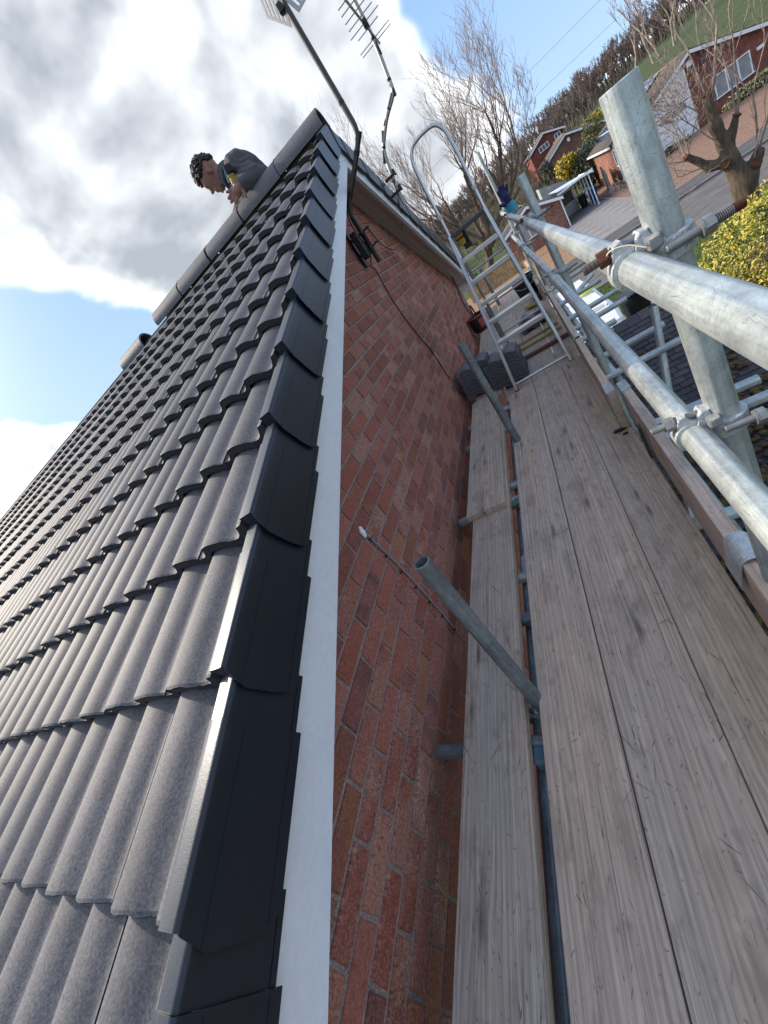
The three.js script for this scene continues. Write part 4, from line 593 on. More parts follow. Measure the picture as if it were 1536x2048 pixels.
const mGravel = std([0.52, 0.42, 0.40], 0.95, { map: tGrav, bumpMap: tGrav, bumpScale: 0.03 }), mGravel2 = std([0.62, 0.52, 0.38], 0.95, { map: tGrav, bumpMap: tGrav, bumpScale: 0.03 }), mSoil = std([0.16, 0.11, 0.085], 0.95, { map: tGrav });
const sheet = (name, x0, x1, z0, z1, lvl, m) => struct(name, quad(V(x0, GROUND + lvl, z0), V(x1, GROUND + lvl, z0), V(x1, GROUND + lvl, z1), V(x0, GROUND + lvl, z1)), m);
{
  // terrain out to the horizon
  const xs = [], zs = []; for (let i = -40; i <= 60; i++) xs.push(Math.sign(i) * Math.pow(Math.abs(i) / 10, 1.7) * 42); for (let j = 0; j <= 70; j++) zs.push(30 - Math.pow(j / 70, 1.6) * 900);
  const P = [], U = [], I = [], nx = xs.length; for (const z of zs) for (const x of xs) { P.push(x, hillH(x, z), z); U.push(x, z); }
  for (let j = 0; j < zs.length - 1; j++) for (let i = 0; i < nx - 1; i++) { const a = j * nx + i; I.push(a, a + 1, a + nx, a + 1, a + nx + 1, a + nx); }
  const g = new THREE.BufferGeometry(); g.setAttribute('position', new THREE.Float32BufferAttribute(P, 3)); g.setAttribute('uv', new THREE.Float32BufferAttribute(U, 2)); g.setIndex(I); g.computeVertexNormals(); struct('ground', g, mHillGrass);
}
sheet('driveway', -14, 2.1, 6, -20.55, 0.004, mDrive); sheet('lawn', 2.1, 40, -15.6, -20.55, 0.008, mGrass); sheet('flower_bed', 2.6, 40, -11.0, -15.6, 0.006, mSoil); sheet('lawn_verge', -60, 2.1, -20.3, -20.55, 0.012, mGrass);
sheet('road', -90, 140, -20.7, -26.8, 0.004, mRoad);
struct('kerb', [box(150, 0.10, 0.14, 15, GROUND + 0.03, -20.63)], mKerb); struct('kerb', [box(200, 0.12, 0.15, 20, GROUND + 0.06, -26.88)], mKerb);
struct('pavement', quad(V(-90, GROUND + 0.11, -26.95), V(140, GROUND + 0.11, -26.95), V(140, GROUND + 0.11, -29.2), V(-90, GROUND + 0.11, -29.2)), mPave);
sheet('concrete_drive', 2.95, 7.55, -29.2, -51, 0.020, mConc); sheet('gravel_drive', 7.55, 45, -29.2, -46, 0.016, mGravel); sheet('gravel_garden', -20, 2.95, -29.2, -44, 0.016, mGravel2); sheet('gravel_garden', 7.55, 12, -46, -60, 0.012, mGravel);
struct('kerb', [box(0.10, 0.16, 17, 7.55, GROUND + 0.02, -37.7), box(37, 0.12, 0.12, 26, GROUND + 0.06, -29.26), box(22, 0.12, 0.12, -8, GROUND + 0.06, -29.26)], mKerb);
{ // grass blades on the lawn
  const R = rng(71), P = [], N = 26000; for (let i = 0; i < N; i++) { const x = mix(2.1, 13, Math.pow(R(), 1.3)), z = mix(-15.7, -20.5, R()), h = 0.03 + R() * 0.05, a = R() * 6.28, w = 0.010, y = GROUND + 0.008; P.push(x - w * Math.cos(a), y, z - w * Math.sin(a), x + w * Math.cos(a), y, z + w * Math.sin(a), x + (R() - 0.5) * 0.05, y + h, z + (R() - 0.5) * 0.05); }
  const g = new THREE.BufferGeometry(); g.setAttribute('position', new THREE.Float32BufferAttribute(P, 3)); g.setAttribute('uv', new THREE.Float32BufferAttribute(new Float32Array(N * 6), 2)); g.computeVertexNormals(); const o = stuff(obj('grass', g, std([0.10, 0.16, 0.035], 0.9, { side: THREE.DoubleSide }))); o.userData.label = 'short green grass of the lawn beyond the yellow hedge'; o.userData.category = 'grass';
}
// ---------- our lean-to roof below the scaffold: plain tiles with moss ----------
{
  const gar = thing('garage', 'low garage with mossy dark plain tiles below the guard rails', 'garage'), PT = 0.40, TG = Math.atan(PT), z0 = -7.0, y0 = -2.42, ry = z => y0 - PT * (z - z0);
  obj('wall', [extrude([[2.3, GROUND], [6.85, GROUND], [6.85, y0 - 0.08], [2.3, ry(-2.3) - 0.08]], 1.45).rotateY(Math.PI / 2).translate(0.3, 0, 0)], brickMats[1], gar); const rf = part('roof', gar);
  obj('deck', quad(V(0.26, ry(-2.0) - 0.02, -2.0), V(1.85, ry(-2.0) - 0.02, -2.0), V(1.85, y0 - 0.02, z0), V(0.26, y0 - 0.02, z0)), mDark, rf);
  const R = rng(909), vars = [0, 1, 2, 3].map(k => { const g = new RoundedBoxGeometry(0.160, 0.017, 0.24, 1, 0.003), p = g.attributes.position, uv = g.attributes.uv; for (let i = 0; i < p.count; i++) uv.setXY(i, p.getX(i) + k * 0.37, p.getZ(i) + k * 0.21); return g; });
  const mats = [[0.075, 0.071, 0.076], [0.095, 0.088, 0.092], [0.06, 0.055, 0.06], [0.11, 0.095, 0.09]].map(c => std(c, 0.75, { map: tGrain, bumpMap: bGrain, bumpScale: 0.002 }));
  const list = []; for (let j = 0; j < 50; j++) for (let i = 0; i < 9; i++) { const z = z0 + 0.10 + j * 0.098 * Math.cos(TG), x = 0.34 + (i + (j % 2) * 0.5) * 0.166, c = V(x, ry(z), z), [u, v, w] = project(c); list.push({ c, s: (w > 0 && u > 1200 && u < 1560 && v > 620 && v < 1250 ? 100 : 0) - c.length() }); }
  list.sort((a, b) => b.s - a.s); const put = (o, t) => { o.position.set(t.c.x + (R() - 0.5) * 0.006, t.c.y + 0.024 + (R() - 0.5) * 0.005, t.c.z - 0.1); o.rotation.set(TG - 0.13 + (R() - 0.5) * 0.03, (R() - 0.5) * 0.04, (R() - 0.5) * 0.03); };
  list.slice(0, 300).forEach(t => put(obj('tile', vars[Math.floor(R() * 4)], mats[Math.floor(R() * 4)], rf), t));
  const rest = list.slice(300), im = new THREE.InstancedMesh(vars[0], mats[0], rest.length), tmp = new THREE.Object3D(); im.name = 'remaining_tiles'; shade(im); stuff(im); rf.add(im); rest.forEach((t, i) => { put(tmp, t); tmp.updateMatrix(); im.setMatrixAt(i, tmp.matrix); });
  const moss = [], dry = []; for (let i = 0; i < 2600; i++) { const x = mix(0.3, 1.9, R()), z = mix(-6.3, -2.6, R()); const n = fbm(x * 2.2 + 3, z * 2.2 + 40, 999, 999, 5, 3) + 0.12 * sst(-5.6, -4.2, z); if (n < 0.55) continue; const s = 0.012 + R() * 0.028; (R() < 0.5 ? moss : dry).push(new THREE.IcosahedronGeometry(s, 0).scale(1.2, 0.6, 1.2).rotateY(R() * 6).translate(x, ry(z) + 0.045, z)); }
  stuff(obj('moss', moss, std([0.075, 0.062, 0.012], 0.95), gar)); stuff(obj('dry_moss', dry, std([0.075, 0.038, 0.018], 0.95), gar));
  obj('gutter', rod(V(0.2, ry(-2.0) - 0.06, -2.0), V(1.9, ry(-2.0) - 0.06, -2.0), 0.05), mBlack, gar);
}
// ---------- white van with roof rack ----------
const mVan = new THREE.MeshPhysicalMaterial({ color: col(0.80, 0.81, 0.82), roughness: 0.35, clearcoat: 0.6, clearcoatRoughness: 0.15 }), mGlass = std([0.012, 0.014, 0.016], 0.08), mRubber = std([0.02, 0.02, 0.02], 0.85);
{
  const v = thing('van', 'white van with a slatted roof rack parked beyond the garage roof', 'van', V(0.32, GROUND, -9.5)), w = 1.88;
  const side = extrude([[0.05, 0.35], [0.0, 0.9], [0.06, 2.05], [0.22, 2.22], [3.7, 2.20], [4.35, 1.45], [5.0, 1.2], [5.15, 0.9], [5.12, 0.38]], w - 0.16, 0.08).rotateY(Math.PI / 2).translate(-w / 2 + 0.08, 0, 0);   // shape x runs to -z
  obj('body', side, mVan, v);
  for (const s of [-1, 1]) { const d = part('rear_door', v, V(s * 0.45, 1.28, 0.085)); obj('door_panel', [rbox(0.86, 1.5, 0.03, 0.012, 0, 0, 0), rbox(0.64, 0.5, 0.012, 0.006, 0, 0.38, 0.018)], mVan, d); obj('hinge', [rbox(0.05, 0.07, 0.03, 0.006, s * 0.41, 0.5, 0.02), rbox(0.05, 0.07, 0.03, 0.006, s * 0.41, -0.4, 0.02)], mDark, d); obj('door_handle', rbox(0.10, 0.035, 0.03, 0.008, -s * 0.33, 0.05, 0.025), mDark, d); obj('tail_light', rbox(0.07, 0.36, 0.03, 0.01, s * 0.46, -0.35, 0.0), std([0.4, 0.02, 0.02], 0.3), v).position.set(s * 0.44, 1.0, 0.06); }
  for (const s of [-1, 1]) for (const z of [-0.95, -4.15]) { const t = part('wheel', v, V(s * 0.86, 0.33, z)); obj('tyre', new THREE.TorusGeometry(0.24, 0.09, 10, 26).rotateY(Math.PI / 2), mRubber, t); obj('rim', new THREE.CylinderGeometry(0.19, 0.19, 0.12, 18).rotateZ(Math.PI / 2), mZinc, t); }
  obj('windscreen', quad(V(-0.76, 1.5, -4.42), V(0.76, 1.5, -4.42), V(0.7, 2.12, -3.85), V(-0.7, 2.12, -3.85)), mGlass, v);
  const k = part('roof_rack', v, V(0, 2.30, 0)); for (const s of [-1, 1]) obj('rack_rail', rbox(0.05, 0.06, 3.3, 0.01, s * 0.78, 0.08, -1.9), mVan, k); for (let i = 0; i < 24; i++) obj('rack_slat', rbox(1.52, 0.025, 0.06, 0.006, 0, 0.11, -0.35 - i * 0.135), mVan, k); for (const z of [-0.5, -1.9, -3.3]) obj('rack_foot', rbox(1.56, 0.09, 0.05, 0.006, 0, 0.035, z), mVan, k);
  obj('bumper', rbox(1.8, 0.22, 0.14, 0.03, 0, 0.46, 0.1), mDark, v);
  tag(obj('safety_vest', new THREE.SphereGeometry(0.2, 14, 8).scale(1.6, 0.3, 0.9).translate(1.0, -2.68, -11.2), std([0.62, 0.72, 0.05], 0.8)), 'folded yellow safety vest lying on the van roof rack', 'vest');
}
// black wheelie bin, brick pier
{
  const p = onY(1275, 645, GROUND + 0.35), o = thing('wheelie_bin', 'black wheelie bin standing at the edge of the lawn', 'bin', V(2.25, GROUND + 0.004, -14.2)); const g = new THREE.CylinderGeometry(0.40, 0.33, 0.95, 4, 1).rotateY(Math.PI / 4 + 0.25).translate(0, 0.53, 0); obj('body', g, mBlack, o); obj('lid', [rbox(0.60, 0.06, 0.66, 0.02, 0, 1.04, 0), rbox(0.5, 0.05, 0.08, 0.02, 0, 1.06, 0.34)], std([0.02, 0.02, 0.022], 0.45), o).rotation.y = 0.25; for (const s of [-1, 1]) obj('wheel', new THREE.CylinderGeometry(0.1, 0.1, 0.06, 14).rotateZ(Math.PI / 2).translate(s * 0.24, 0.1, -0.3), mRubber, o);
  const q = onY(1311, 610, GROUND + 0.95), r = thing('brick_pier', 'red brick gate pier with a buff cap next to the wheelie bin', 'pier', V(q.x + 0.18, GROUND + 0.004, q.z - 0.1)); const R = rng(3); for (let j = 0; j < 12; j++) for (let i = 0; i < 2; i++) { const b = obj('brick', box(j % 2 ? 0.105 : 0.215, 0.066, j % 2 ? 0.325 : 0.104), brickMats[[0, 2, 11][Math.floor(R() * 3)]], r); b.position.set(j % 2 ? (i - 0.5) * 0.225 : 0, 0.04 + j * 0.076, j % 2 ? 0 : (i - 0.5) * 0.23); if (!(j % 2)) b.scale.x = 1.5; } obj('mortar_core', box(0.30, 0.9, 0.31, 0, 0.46, 0), mMortar, r); obj('cap', rbox(0.40, 0.06, 0.40, 0.01, 0, 0.95, 0), std([0.5, 0.42, 0.30], 0.9), r);
}
// ---------- foliage ----------
function leafMass(name, parent, N, seed, pick, size, m) {   // many small leaf faces through a volume
  const R = rng(seed), P = [], U = []; for (let i = 0; i < N; i++) { const q = pick(R); if (!q) continue; const s = size * (0.6 + 0.8 * R()), a = V(R() - 0.5, R() - 0.5, R() - 0.5).normalize(), b = V(R() - 0.5, R() - 0.5 + 0.3, R() - 0.5).cross(a).normalize(); const p0 = q.clone().addScaledVector(a, -s), p1 = q.clone().addScaledVector(b, s * 0.45), p2 = q.clone().addScaledVector(a, s), p3 = q.clone().addScaledVector(b, -s * 0.45); for (const p of [p0, p1, p2, p0, p2, p3]) { P.push(p.x, p.y, p.z); U.push(0, 0); } }
  const g = new THREE.BufferGeometry(); g.setAttribute('position', new THREE.Float32BufferAttribute(P, 3)); g.setAttribute('uv', new THREE.Float32BufferAttribute(U, 2)); g.computeVertexNormals(); return obj(name, g, m, parent);
}
const leafM = (c) => new THREE.MeshPhysicalMaterial({ color: col(...c), roughness: 0.55, side: THREE.DoubleSide, transmission: 0.25, thickness: 0 });
const LY = leafM([0.60, 0.51, 0.075]), LYG = leafM([0.26, 0.30, 0.045]), LG = leafM([0.045, 0.075, 0.02]), LDG = leafM([0.025, 0.045, 0.018]), LFor = leafM([0.70, 0.50, 0.02]), LOl = leafM([0.12, 0.12, 0.03]);
const shell = (c, r, lo, hi, bump = 0.12) => R => { let d = V(R() * 2 - 1, R() * 2 - 1, R() * 2 - 1); const l = d.length(); if (l > 1 || l < 0.05) return null; d.divideScalar(l); const k = mix(lo, hi, R()) * (1 + bump * P3.noise(d.x * 4 + c.x, d.y * 4, d.z * 4 + c.z) + bump * 0.6 * P3.noise(d.x * 11, d.y * 11 + c.x, d.z * 11)); return V(c.x + d.x * r.x * k, Math.max(GROUND + 0.05, c.y + d.y * r.y * k), c.z + d.z * r.z * k); };
{
  const h = thing('hedge', 'rounded golden evergreen hedge with yellow leaves beside the lawn', 'hedge'), c = V(5.5, GROUND + 0.85, -11.5), r = V(2.45, 1.35, 1.75);
  leafMass('yellow_leaves', h, 44000, 11, shell(c, r, 0.95, 1.03, 0.17), 0.034, LY); leafMass('lime_leaves', h, 16000, 12, shell(c, r, 0.88, 1.0, 0.17), 0.034, LYG); leafMass('green_leaves', h, 18000, 13, shell(c, r, 0.8, 0.97, 0.17), 0.04, LG);
  const R = rng(4), tw = new Limbs(); for (let i = 0; i < 260; i++) { const a = Math.PI + (R() - 0.5) * 3.4, p = V(c.x + Math.cos(a) * r.x * 0.72, GROUND + 0.02, c.z - Math.sin(a) * r.z * 0.75); tw.add(p, p.clone().add(V((R() - 0.6) * 0.5, 0.35 + R() * 0.55, (R() - 0.5) * 0.4)), 0.007, 0.003, 4); } obj('stems', tw.geo(), std([0.10, 0.06, 0.035], 0.9), h);
}
// bare trees: limbs that fork and thin out
function bareTree(seed, base, opt) {
  const R = rng(seed), big = opt.big || new Limbs(), small = opt.small || new Limbs(); const { depth = 7, len = 2.6, rad = 0.3, up = 0.25, spread = 0.55, shrink = 0.78, kids = 2.4, lean = V(0, 1, 0), minR = 0.008 } = opt;
  const grow = (p, d, L, r, n) => {
    const steps = n > 2 ? 3 : 2; let q = p.clone(), dd = d.clone(), rr = r;
    for (let i = 0; i < steps; i++) { const nd = dd.clone().add(V((R() - 0.5) * 0.35, (R() - 0.3) * up * 0.8, (R() - 0.5) * 0.35)).normalize(), e = q.clone().addScaledVector(nd, L / steps), r2 = Math.max(minR * 0.6, rr * (1 - 0.30 / steps)); (rr > 0.05 ? big : small).add(q, e, rr, r2, rr > 0.12 ? 9 : rr > 0.04 ? 6 : 3); q = e; dd = nd; rr = r2;
      if (n > 0 && n < depth - 1 && i < steps - 1 && R() < 0.7) { const s = V(R() - 0.5, (R() - 0.2) * 0.5, R() - 0.5).normalize(), bd = dd.clone().multiplyScalar(0.6).add(s.multiplyScalar(spread * 1.3)).add(V(0, up, 0)).normalize(); grow(q, bd, L * shrink * (0.5 + 0.4 * R()), Math.max(minR, rr * 0.5), n - 2); } }
    if (n <= 0) return; const m = Math.floor(kids + R());
    for (let i = 0; i < m; i++) { const s = V(R() - 0.5, (R() - 0.4) * 0.6, R() - 0.5).normalize(), bd = dd.clone().add(s.multiplyScalar(spread * (0.6 + 0.8 * R()))).add(V(0, up, 0)).normalize(); grow(q, bd, L * shrink * (0.75 + 0.4 * R()), Math.max(minR, rr * (0.62 + 0.2 * R())), n - 1); }
  };
  if (opt.limbs) for (const [a, b, r0, n] of opt.limbs) grow(a, b.clone().sub(a).normalize(), a.distanceTo(b), r0, n); else grow(base, lean.clone().normalize(), len, rad, depth);
  return { big, small };
}
const tBark = texture(256, 512, (x, y) => { const a = fbm(x * 8, y * 5, 8, 5, 511, 4), f = fbm(x * 40, y * 12, 40, 12, 515, 3); const v = 0.78 + 0.4 * (a - 0.5) + 0.4 * (f - 0.5); return [v, v * 0.95, v * 0.88]; }, true, [2, 0.6]);
const mBark = std([0.17, 0.135, 0.105], 0.95, { map: tBark, bumpMap: tBark, bumpScale: 0.02 }), mTwig = std([0.25, 0.195, 0.165], 0.9), mTwig2 = std([0.125, 0.09, 0.075], 0.9), mBirch = std([0.52, 0.47, 0.42], 0.85, { map: tBark });
function tree(name, label, seed, base, opt, mt = mBark, ms = mTwig, group) { const o = thing(name, label, 'tree', base, group); const off = base.clone().negate(); const { big, small } = bareTree(seed, base, opt); obj('trunk', big.geo(off), mt, o); obj('crown', small.geo(off), ms, o); return o; }
{
  const zb = -46; tree('bare_tree', 'large bare spreading tree behind the ladder and the garden wall', 21, V(-2.9, GROUND, zb), { up: 0.34, spread: 0.62, shrink: 0.80, kids: 2.5, minR: 0.010, limbs: [[V(-2.9, GROUND, zb), V(-1.1, -2.6, zb), 0.42, 1], [V(-1.3, -2.8, zb), V(-3.2, 0.2, zb + 0.6), 0.24, 6], [V(-1.2, -2.7, zb), V(-0.2, 0.6, zb - 0.4), 0.26, 6], [V(-1.1, -2.6, zb), V(1.6, -0.2, zb + 0.5), 0.22, 6], [V(-1.3, -2.8, zb), V(-0.9, 0.0, zb - 1.5), 0.2, 6], [V(0.9, -0.9, zb + 0.3), V(4.2, 0.9, zb), 0.15, 5], [V(-2.6, -0.8, zb + 0.3), V(-5.0, 1.6, zb), 0.16, 6], [V(-2.2, -1.8, zb + 0.3), V(-4.6, -0.2, zb + 1), 0.14, 6], [V(0.2, -1.4, zb + 0.3), V(3.0, -0.6, zb + 0.8), 0.13, 6], [V(-3.0, -0.2, zb + 0.5), V(-6.2, 2.2, zb + 0.8), 0.13, 6]] });
  // pollarded street tree on the lawn
  const b = V(6.55, GROUND, -18.45), o = thing('pollarded_tree', 'stout pollarded tree with cut stubs growing on the lawn', 'tree', b), off = b.clone().negate();
  const trunkF = blend([[[0, -0.2, 0], [0.03, 1.0, 0], 0.36, 0.30], [[0.03, 1.0, 0], [-0.16, 1.85, 0], 0.28, 0.21], [[-0.16, 1.85, 0], [-0.30, 2.9, 0.05], 0.20, 0.15], [[-0.3, 2.9, 0.05], [-0.36, 3.75, 0.05], 0.13, 0.10], [[-0.12, 1.75, 0], [-0.66, 1.98, 0.06], 0.16, 0.12], [[-0.66, 1.98, 0.06], [-1.12, 2.62, 0.1], 0.12, 0.09], [[0.2, 1.05, 0], [0.46, 1.5, 0.1], 0.22, 0.15], [[-0.1, 2.2, 0.0], [0.18, 2.75, 0.05], 0.13, 0.09], [[-0.3, -0.25, 0.2], [0, 0.25, 0], 0.14, 0.2], [[0.35, -0.25, 0.1], [0, 0.25, 0], 0.14, 0.2]], 0.14);
  const tg = softMesh(90, V(-2.2, -0.3, -2.1), 4.3, (x, y, z) => trunkF(x, y, z) + 0.02 * P3.noise(x * 5, y * 2, z * 5) + 0.012 * P3.noise(x * 14, y * 5, z * 14)); obj('trunk', tg, mBark, o);
  for (const [x, y, z, r, rx, rz] of [[-0.36, 1.82, 0.20, 0.11, 1.2, 0.3], [0.33, 1.34, 0.24, 0.12, 1.25, -0.2], [0.50, 1.58, 0.10, 0.11, 0.5, -0.5], [-0.37, 3.8, 0.05, 0.09, 0.2, 0.1], [0.2, 2.8, 0.06, 0.08, 0.3, -0.5], [-1.15, 2.66, 0.1, 0.075, 0.3, 0.4]]) { const g = new THREE.TorusGeometry(r, 0.035, 8, 18).rotateX(Math.PI / 2); const d = new THREE.CylinderGeometry(r * 0.95, r * 0.95, 0.04, 16); const s = obj('cut_stub', merge([g, d]), std([0.17, 0.075, 0.035], 0.95, { map: tBark }), o); s.position.set(x, y, z); s.rotation.set(rx, 0, rz); }
  const all = new Limbs(), sp = bareTree(55, b, { big: all, small: all, up: 0.35, spread: 0.5, shrink: 0.74, kids: 2.0, minR: 0.007, depth: 5, limbs: [[V(6.2, -1.4, -18.4), V(6.0, -0.4, -18.3), 0.03, 5], [V(6.3, -1.6, -18.4), V(7.1, -0.3, -18.2), 0.045, 5], [V(7.0, -3.65, -18.35), V(7.4, -2.2, -18.3), 0.04, 5], [V(7.05, -3.6, -18.35), V(7.9, -2.3, -18.2), 0.035, 4], [V(6.75, -2.5, -18.4), V(7.3, -1.1, -18.3), 0.04, 5], [V(6.75, -2.5, -18.4), V(6.9, -1.2, -18.5), 0.035, 5], [V(6.85, -3.7, -18.2), V(7.1, -2.9, -17.9), 0.03, 3]] });
  const sp2 = bareTree(57, b, { big: all, small: all, up: 0.05, spread: 0.75, shrink: 0.72, kids: 2.6, minR: 0.006, limbs: [[V(5.42, -2.6, -18.35), V(5.2, -1.9, -18.3), 0.025, 5], [V(5.42, -2.6, -18.35), V(5.75, -1.7, -18.2), 0.022, 5], [V(5.7, -3.1, -18.4), V(5.0, -2.9, -18.2), 0.02, 5], [V(5.45, -2.7, -18.3), V(4.8, -2.3, -18.3), 0.02, 5], [V(5.9, -3.3, -18.3), V(5.1, -3.5, -18.1), 0.016, 4], [V(6.1, -2.6, -18.3), V(5.6, -1.6, -18.2), 0.022, 5], [V(6.2, -2.0, -18.3), V(5.6, -1.2, -18.2), 0.02, 4], [V(5.45, -2.6, -18.3), V(5.5, -1.6, -18.4), 0.022, 5]] });
  obj('crown', all.geo(off), mTwig, o);
}
// ---------- houses across the road ----------
const tFarBrick = texture(256, 256, (x, y) => { const a = fbm(x * 6, y * 6, 6, 6, 601, 4), f = vn(x * 64, y * 24, 64, 24, 603), h = hash(Math.floor(x * 40), Math.floor(y * 120), 5); const v = 0.82 + 0.25 * (a - 0.5) + 0.2 * (f - 0.5) + 0.25 * (h - 0.5); return [v, v * 0.97, v * 0.95]; }, true, [0.3, 0.3]);
const mBrickFar = std([0.30, 0.115, 0.085], 0.9, { map: tFarBrick }), mBrickPink = std([0.38, 0.19, 0.145], 0.9, { map: tFarBrick }), mBrickBuff = std([0.46, 0.33, 0.17], 0.9, { map: tFarBrick }), mBrickDeep = std([0.26, 0.075, 0.06], 0.9, { map: tFarBrick });
const mRoofB = std([0.125, 0.10, 0.075], 0.85, { map: tFarBrick }), mRoofG = std([0.13, 0.12, 0.12], 0.85, { map: tFarBrick }), mTrim = std([0.78, 0.79, 0.80], 0.5), mTrimDark = std([0.06, 0.06, 0.065], 0.6), mCurtain = std([0.42, 0.42, 0.40], 0.6, { map: tBlot });
const mSolar = std([0.02, 0.03, 0.06], 0.12), mPaneFar = std([0.05, 0.06, 0.07], 0.08);
function gableHouse({ name = 'bungalow', label, x0, x1, xa, yb, ye0, ye1, ya, zf, zr, mw, mr }) {   // gable end faces +z at zf, ridge runs back to zr
  const o = thing(name, label, 'house', V((x0 + x1) / 2, yb, zf)), T = p => p.clone().sub(o.position);
  const g = extrude([[x0, yb - 1], [x1, yb - 1], [x1, ye1], [xa, ya], [x0, ye0]], zf - zr).translate(0, 0, zr).translate(-o.position.x, -o.position.y, -o.position.z); const p = g.attributes.position, n = g.attributes.normal, uv = g.attributes.uv; for (let i = 0; i < p.count; i++) uv.setXY(i, Math.abs(n.getX(i)) > 0.5 ? p.getZ(i) : p.getX(i), p.getY(i));
  obj('wall', g, mw, o);
  const ov = 0.3, slab = (xe, ye, s) => { const m = (ya - ye) / Math.abs(xa - xe), X = xe + s * ov, Y = ye - m * ov; const sh = [[xa, ya + 0.02], [X, Y + 0.02], [X, Y + 0.16], [xa, ya + 0.16]]; return extrude(s < 0 ? sh : sh.reverse(), zf - zr + 0.35).translate(0, 0, zr - 0.05).translate(-o.position.x, -o.position.y, -o.position.z); };
  const r = part('roof', o); obj('roof_slope', slab(x0, ye0, -1), mr, r); obj('roof_slope', slab(x1, ye1, 1), mr, r);
  obj('ridge', rod(T(V(xa, ya + 0.16, zf + 0.3)), T(V(xa, ya + 0.16, zr)), 0.09), std([0.24, 0.19, 0.12], 0.9, { map: tFarBrick }), r);
  for (const [xe, ye, s] of [[x0, ye0, -1], [x1, ye1, 1]]) { const m = (ya - ye) / Math.abs(xa - xe), X = xe + s * ov, Y = ye - m * ov, z = zf + 0.31; obj('bargeboard', quad(T(V(xa, ya - 0.12, z)), T(V(X, Y - 0.12, z)), T(V(X, Y + 0.10, z)), T(V(xa, ya + 0.10, z))), std([0.78, 0.79, 0.80], 0.5, { side: THREE.DoubleSide }), o); }
  return { o, T };
}
function farWindow(o, T, x0, x1, y0, y1, z, cols, curtain = true) {
  const w = part('window', o, T(V((x0 + x1) / 2, (y0 + y1) / 2, z))), W = x1 - x0, H = y1 - y0, f = 0.07;
  obj('frame', [box(W, f, 0.08, 0, H / 2 - f / 2, 0.04), box(W + 0.1, f, 0.14, 0, -H / 2 + f / 2, 0.06), ...Array.from({ length: cols + 1 }, (_, i) => box(f, H - 2 * f, 0.08, -W / 2 + f / 2 + i * (W - f) / cols, 0, 0.04))], mTrim, w);
  for (let i = 0; i < cols; i++) obj('pane', box((W - f) / cols - f, H - 2 * f, 0.02, -W / 2 + f / 2 + (i + 0.5) * (W - f) / cols, 0, 0.015), curtain ? mCurtain : mPaneFar, w); return w;
}
{ // bungalow with white boarded garage front
  const { o, T } = gableHouse({ label: 'red brick bungalow with white boarded garage front behind the pollarded tree', x0: 12.05, x1: 19.0, xa: 14.83, yb: GROUND, ye0: -1.93, ye1: -2.3, ya: -0.54, zf: -45.2, zr: -60, mw: mBrickFar, mr: mRoofB });
  const b = part('white_boarding', o, T(V(13.2, GROUND, -45.2))); for (let i = 0; i < 28; i++) { const y = 2.35 + i * 0.075; const xr = 1.13, xl = y < 3.2 ? -1.13 : -1.13 + (y - 3.2) / 0.5; if (xr - xl < 0.1 || y > 4.2) break; obj('board', box(xr - xl, 0.07, 0.05, (xr + xl) / 2, y, 0.03 + (i % 2) * 0.004), mTrim, b); }
  const d = part('garage_door', o, T(V(13.2, GROUND, -45.16))); for (let i = 0; i < 5; i++) obj('door_panel', rbox(2.2, 0.42, 0.05, 0.02, 0, 0.25 + i * 0.44, 0.01), mTrim, d); obj('door_window', box(1.7, 0.34, 0.02, 0, 2.05 - 0.05, 0.05), mCurtain, d);
  obj('corner_post', box(0.12, 4.0, 0.12, 0, 0, 0), mTrim, o).position.copy(T(V(14.36, -3.2, -45.15)));
  farWindow(o, T, 15.75, 17.88, -4.24, -2.87, -45.2, 3);
  obj('satellite_dish', new THREE.SphereGeometry(0.32, 18, 8, 0, 6.283, 0, 0.75).rotateX(Math.PI / 2).translate(0, 0, 0), mTrimDark, o).position.copy(T(V(15.5, -1.55, -45.15))); obj('alarm_box', rbox(0.3, 0.34, 0.1, 0.02), mTrim, o).position.copy(T(V(14.72, -1.15, -45.1))); obj('wall_light', rbox(0.35, 0.2, 0.2, 0.03), mTrim, o).position.copy(T(V(18.4, -3.16, -45.1)));
  const sp = part('solar_panel', o, T(V(14.0, -0.79, -53))); sp.rotation.z = Math.atan(0.5); obj('solar_glass', box(1.35, 0.05, 5.4, 0, 0.02, 0), mSolar, sp); obj('solar_frame', [box(1.42, 0.03, 0.06, 0, 0.05, 2.7), box(1.42, 0.03, 0.06, 0, 0.05, -2.7), box(0.04, 0.03, 5.4, 0, 0.05, 0)], mTrim, sp); sp.position.y += 0.12;
  const a = part('roof_aerial', o, T(V(16.2, -0.9, -50))); obj('aerial_pole', rod(V(0, -0.4, 0), V(0, 2.0, 0), 0.03), mTrimDark, a); obj('aerial_rods', [rod(V(-0.9, 1.9, 0), V(0.9, 2.0, 0), 0.02), ...[-0.8, -0.5, -0.2, 0.1, 0.4, 0.7].map(x => rod(V(x, 1.95, -0.5), V(x, 1.95, 0.5), 0.012))], mTrimDark, a);
}
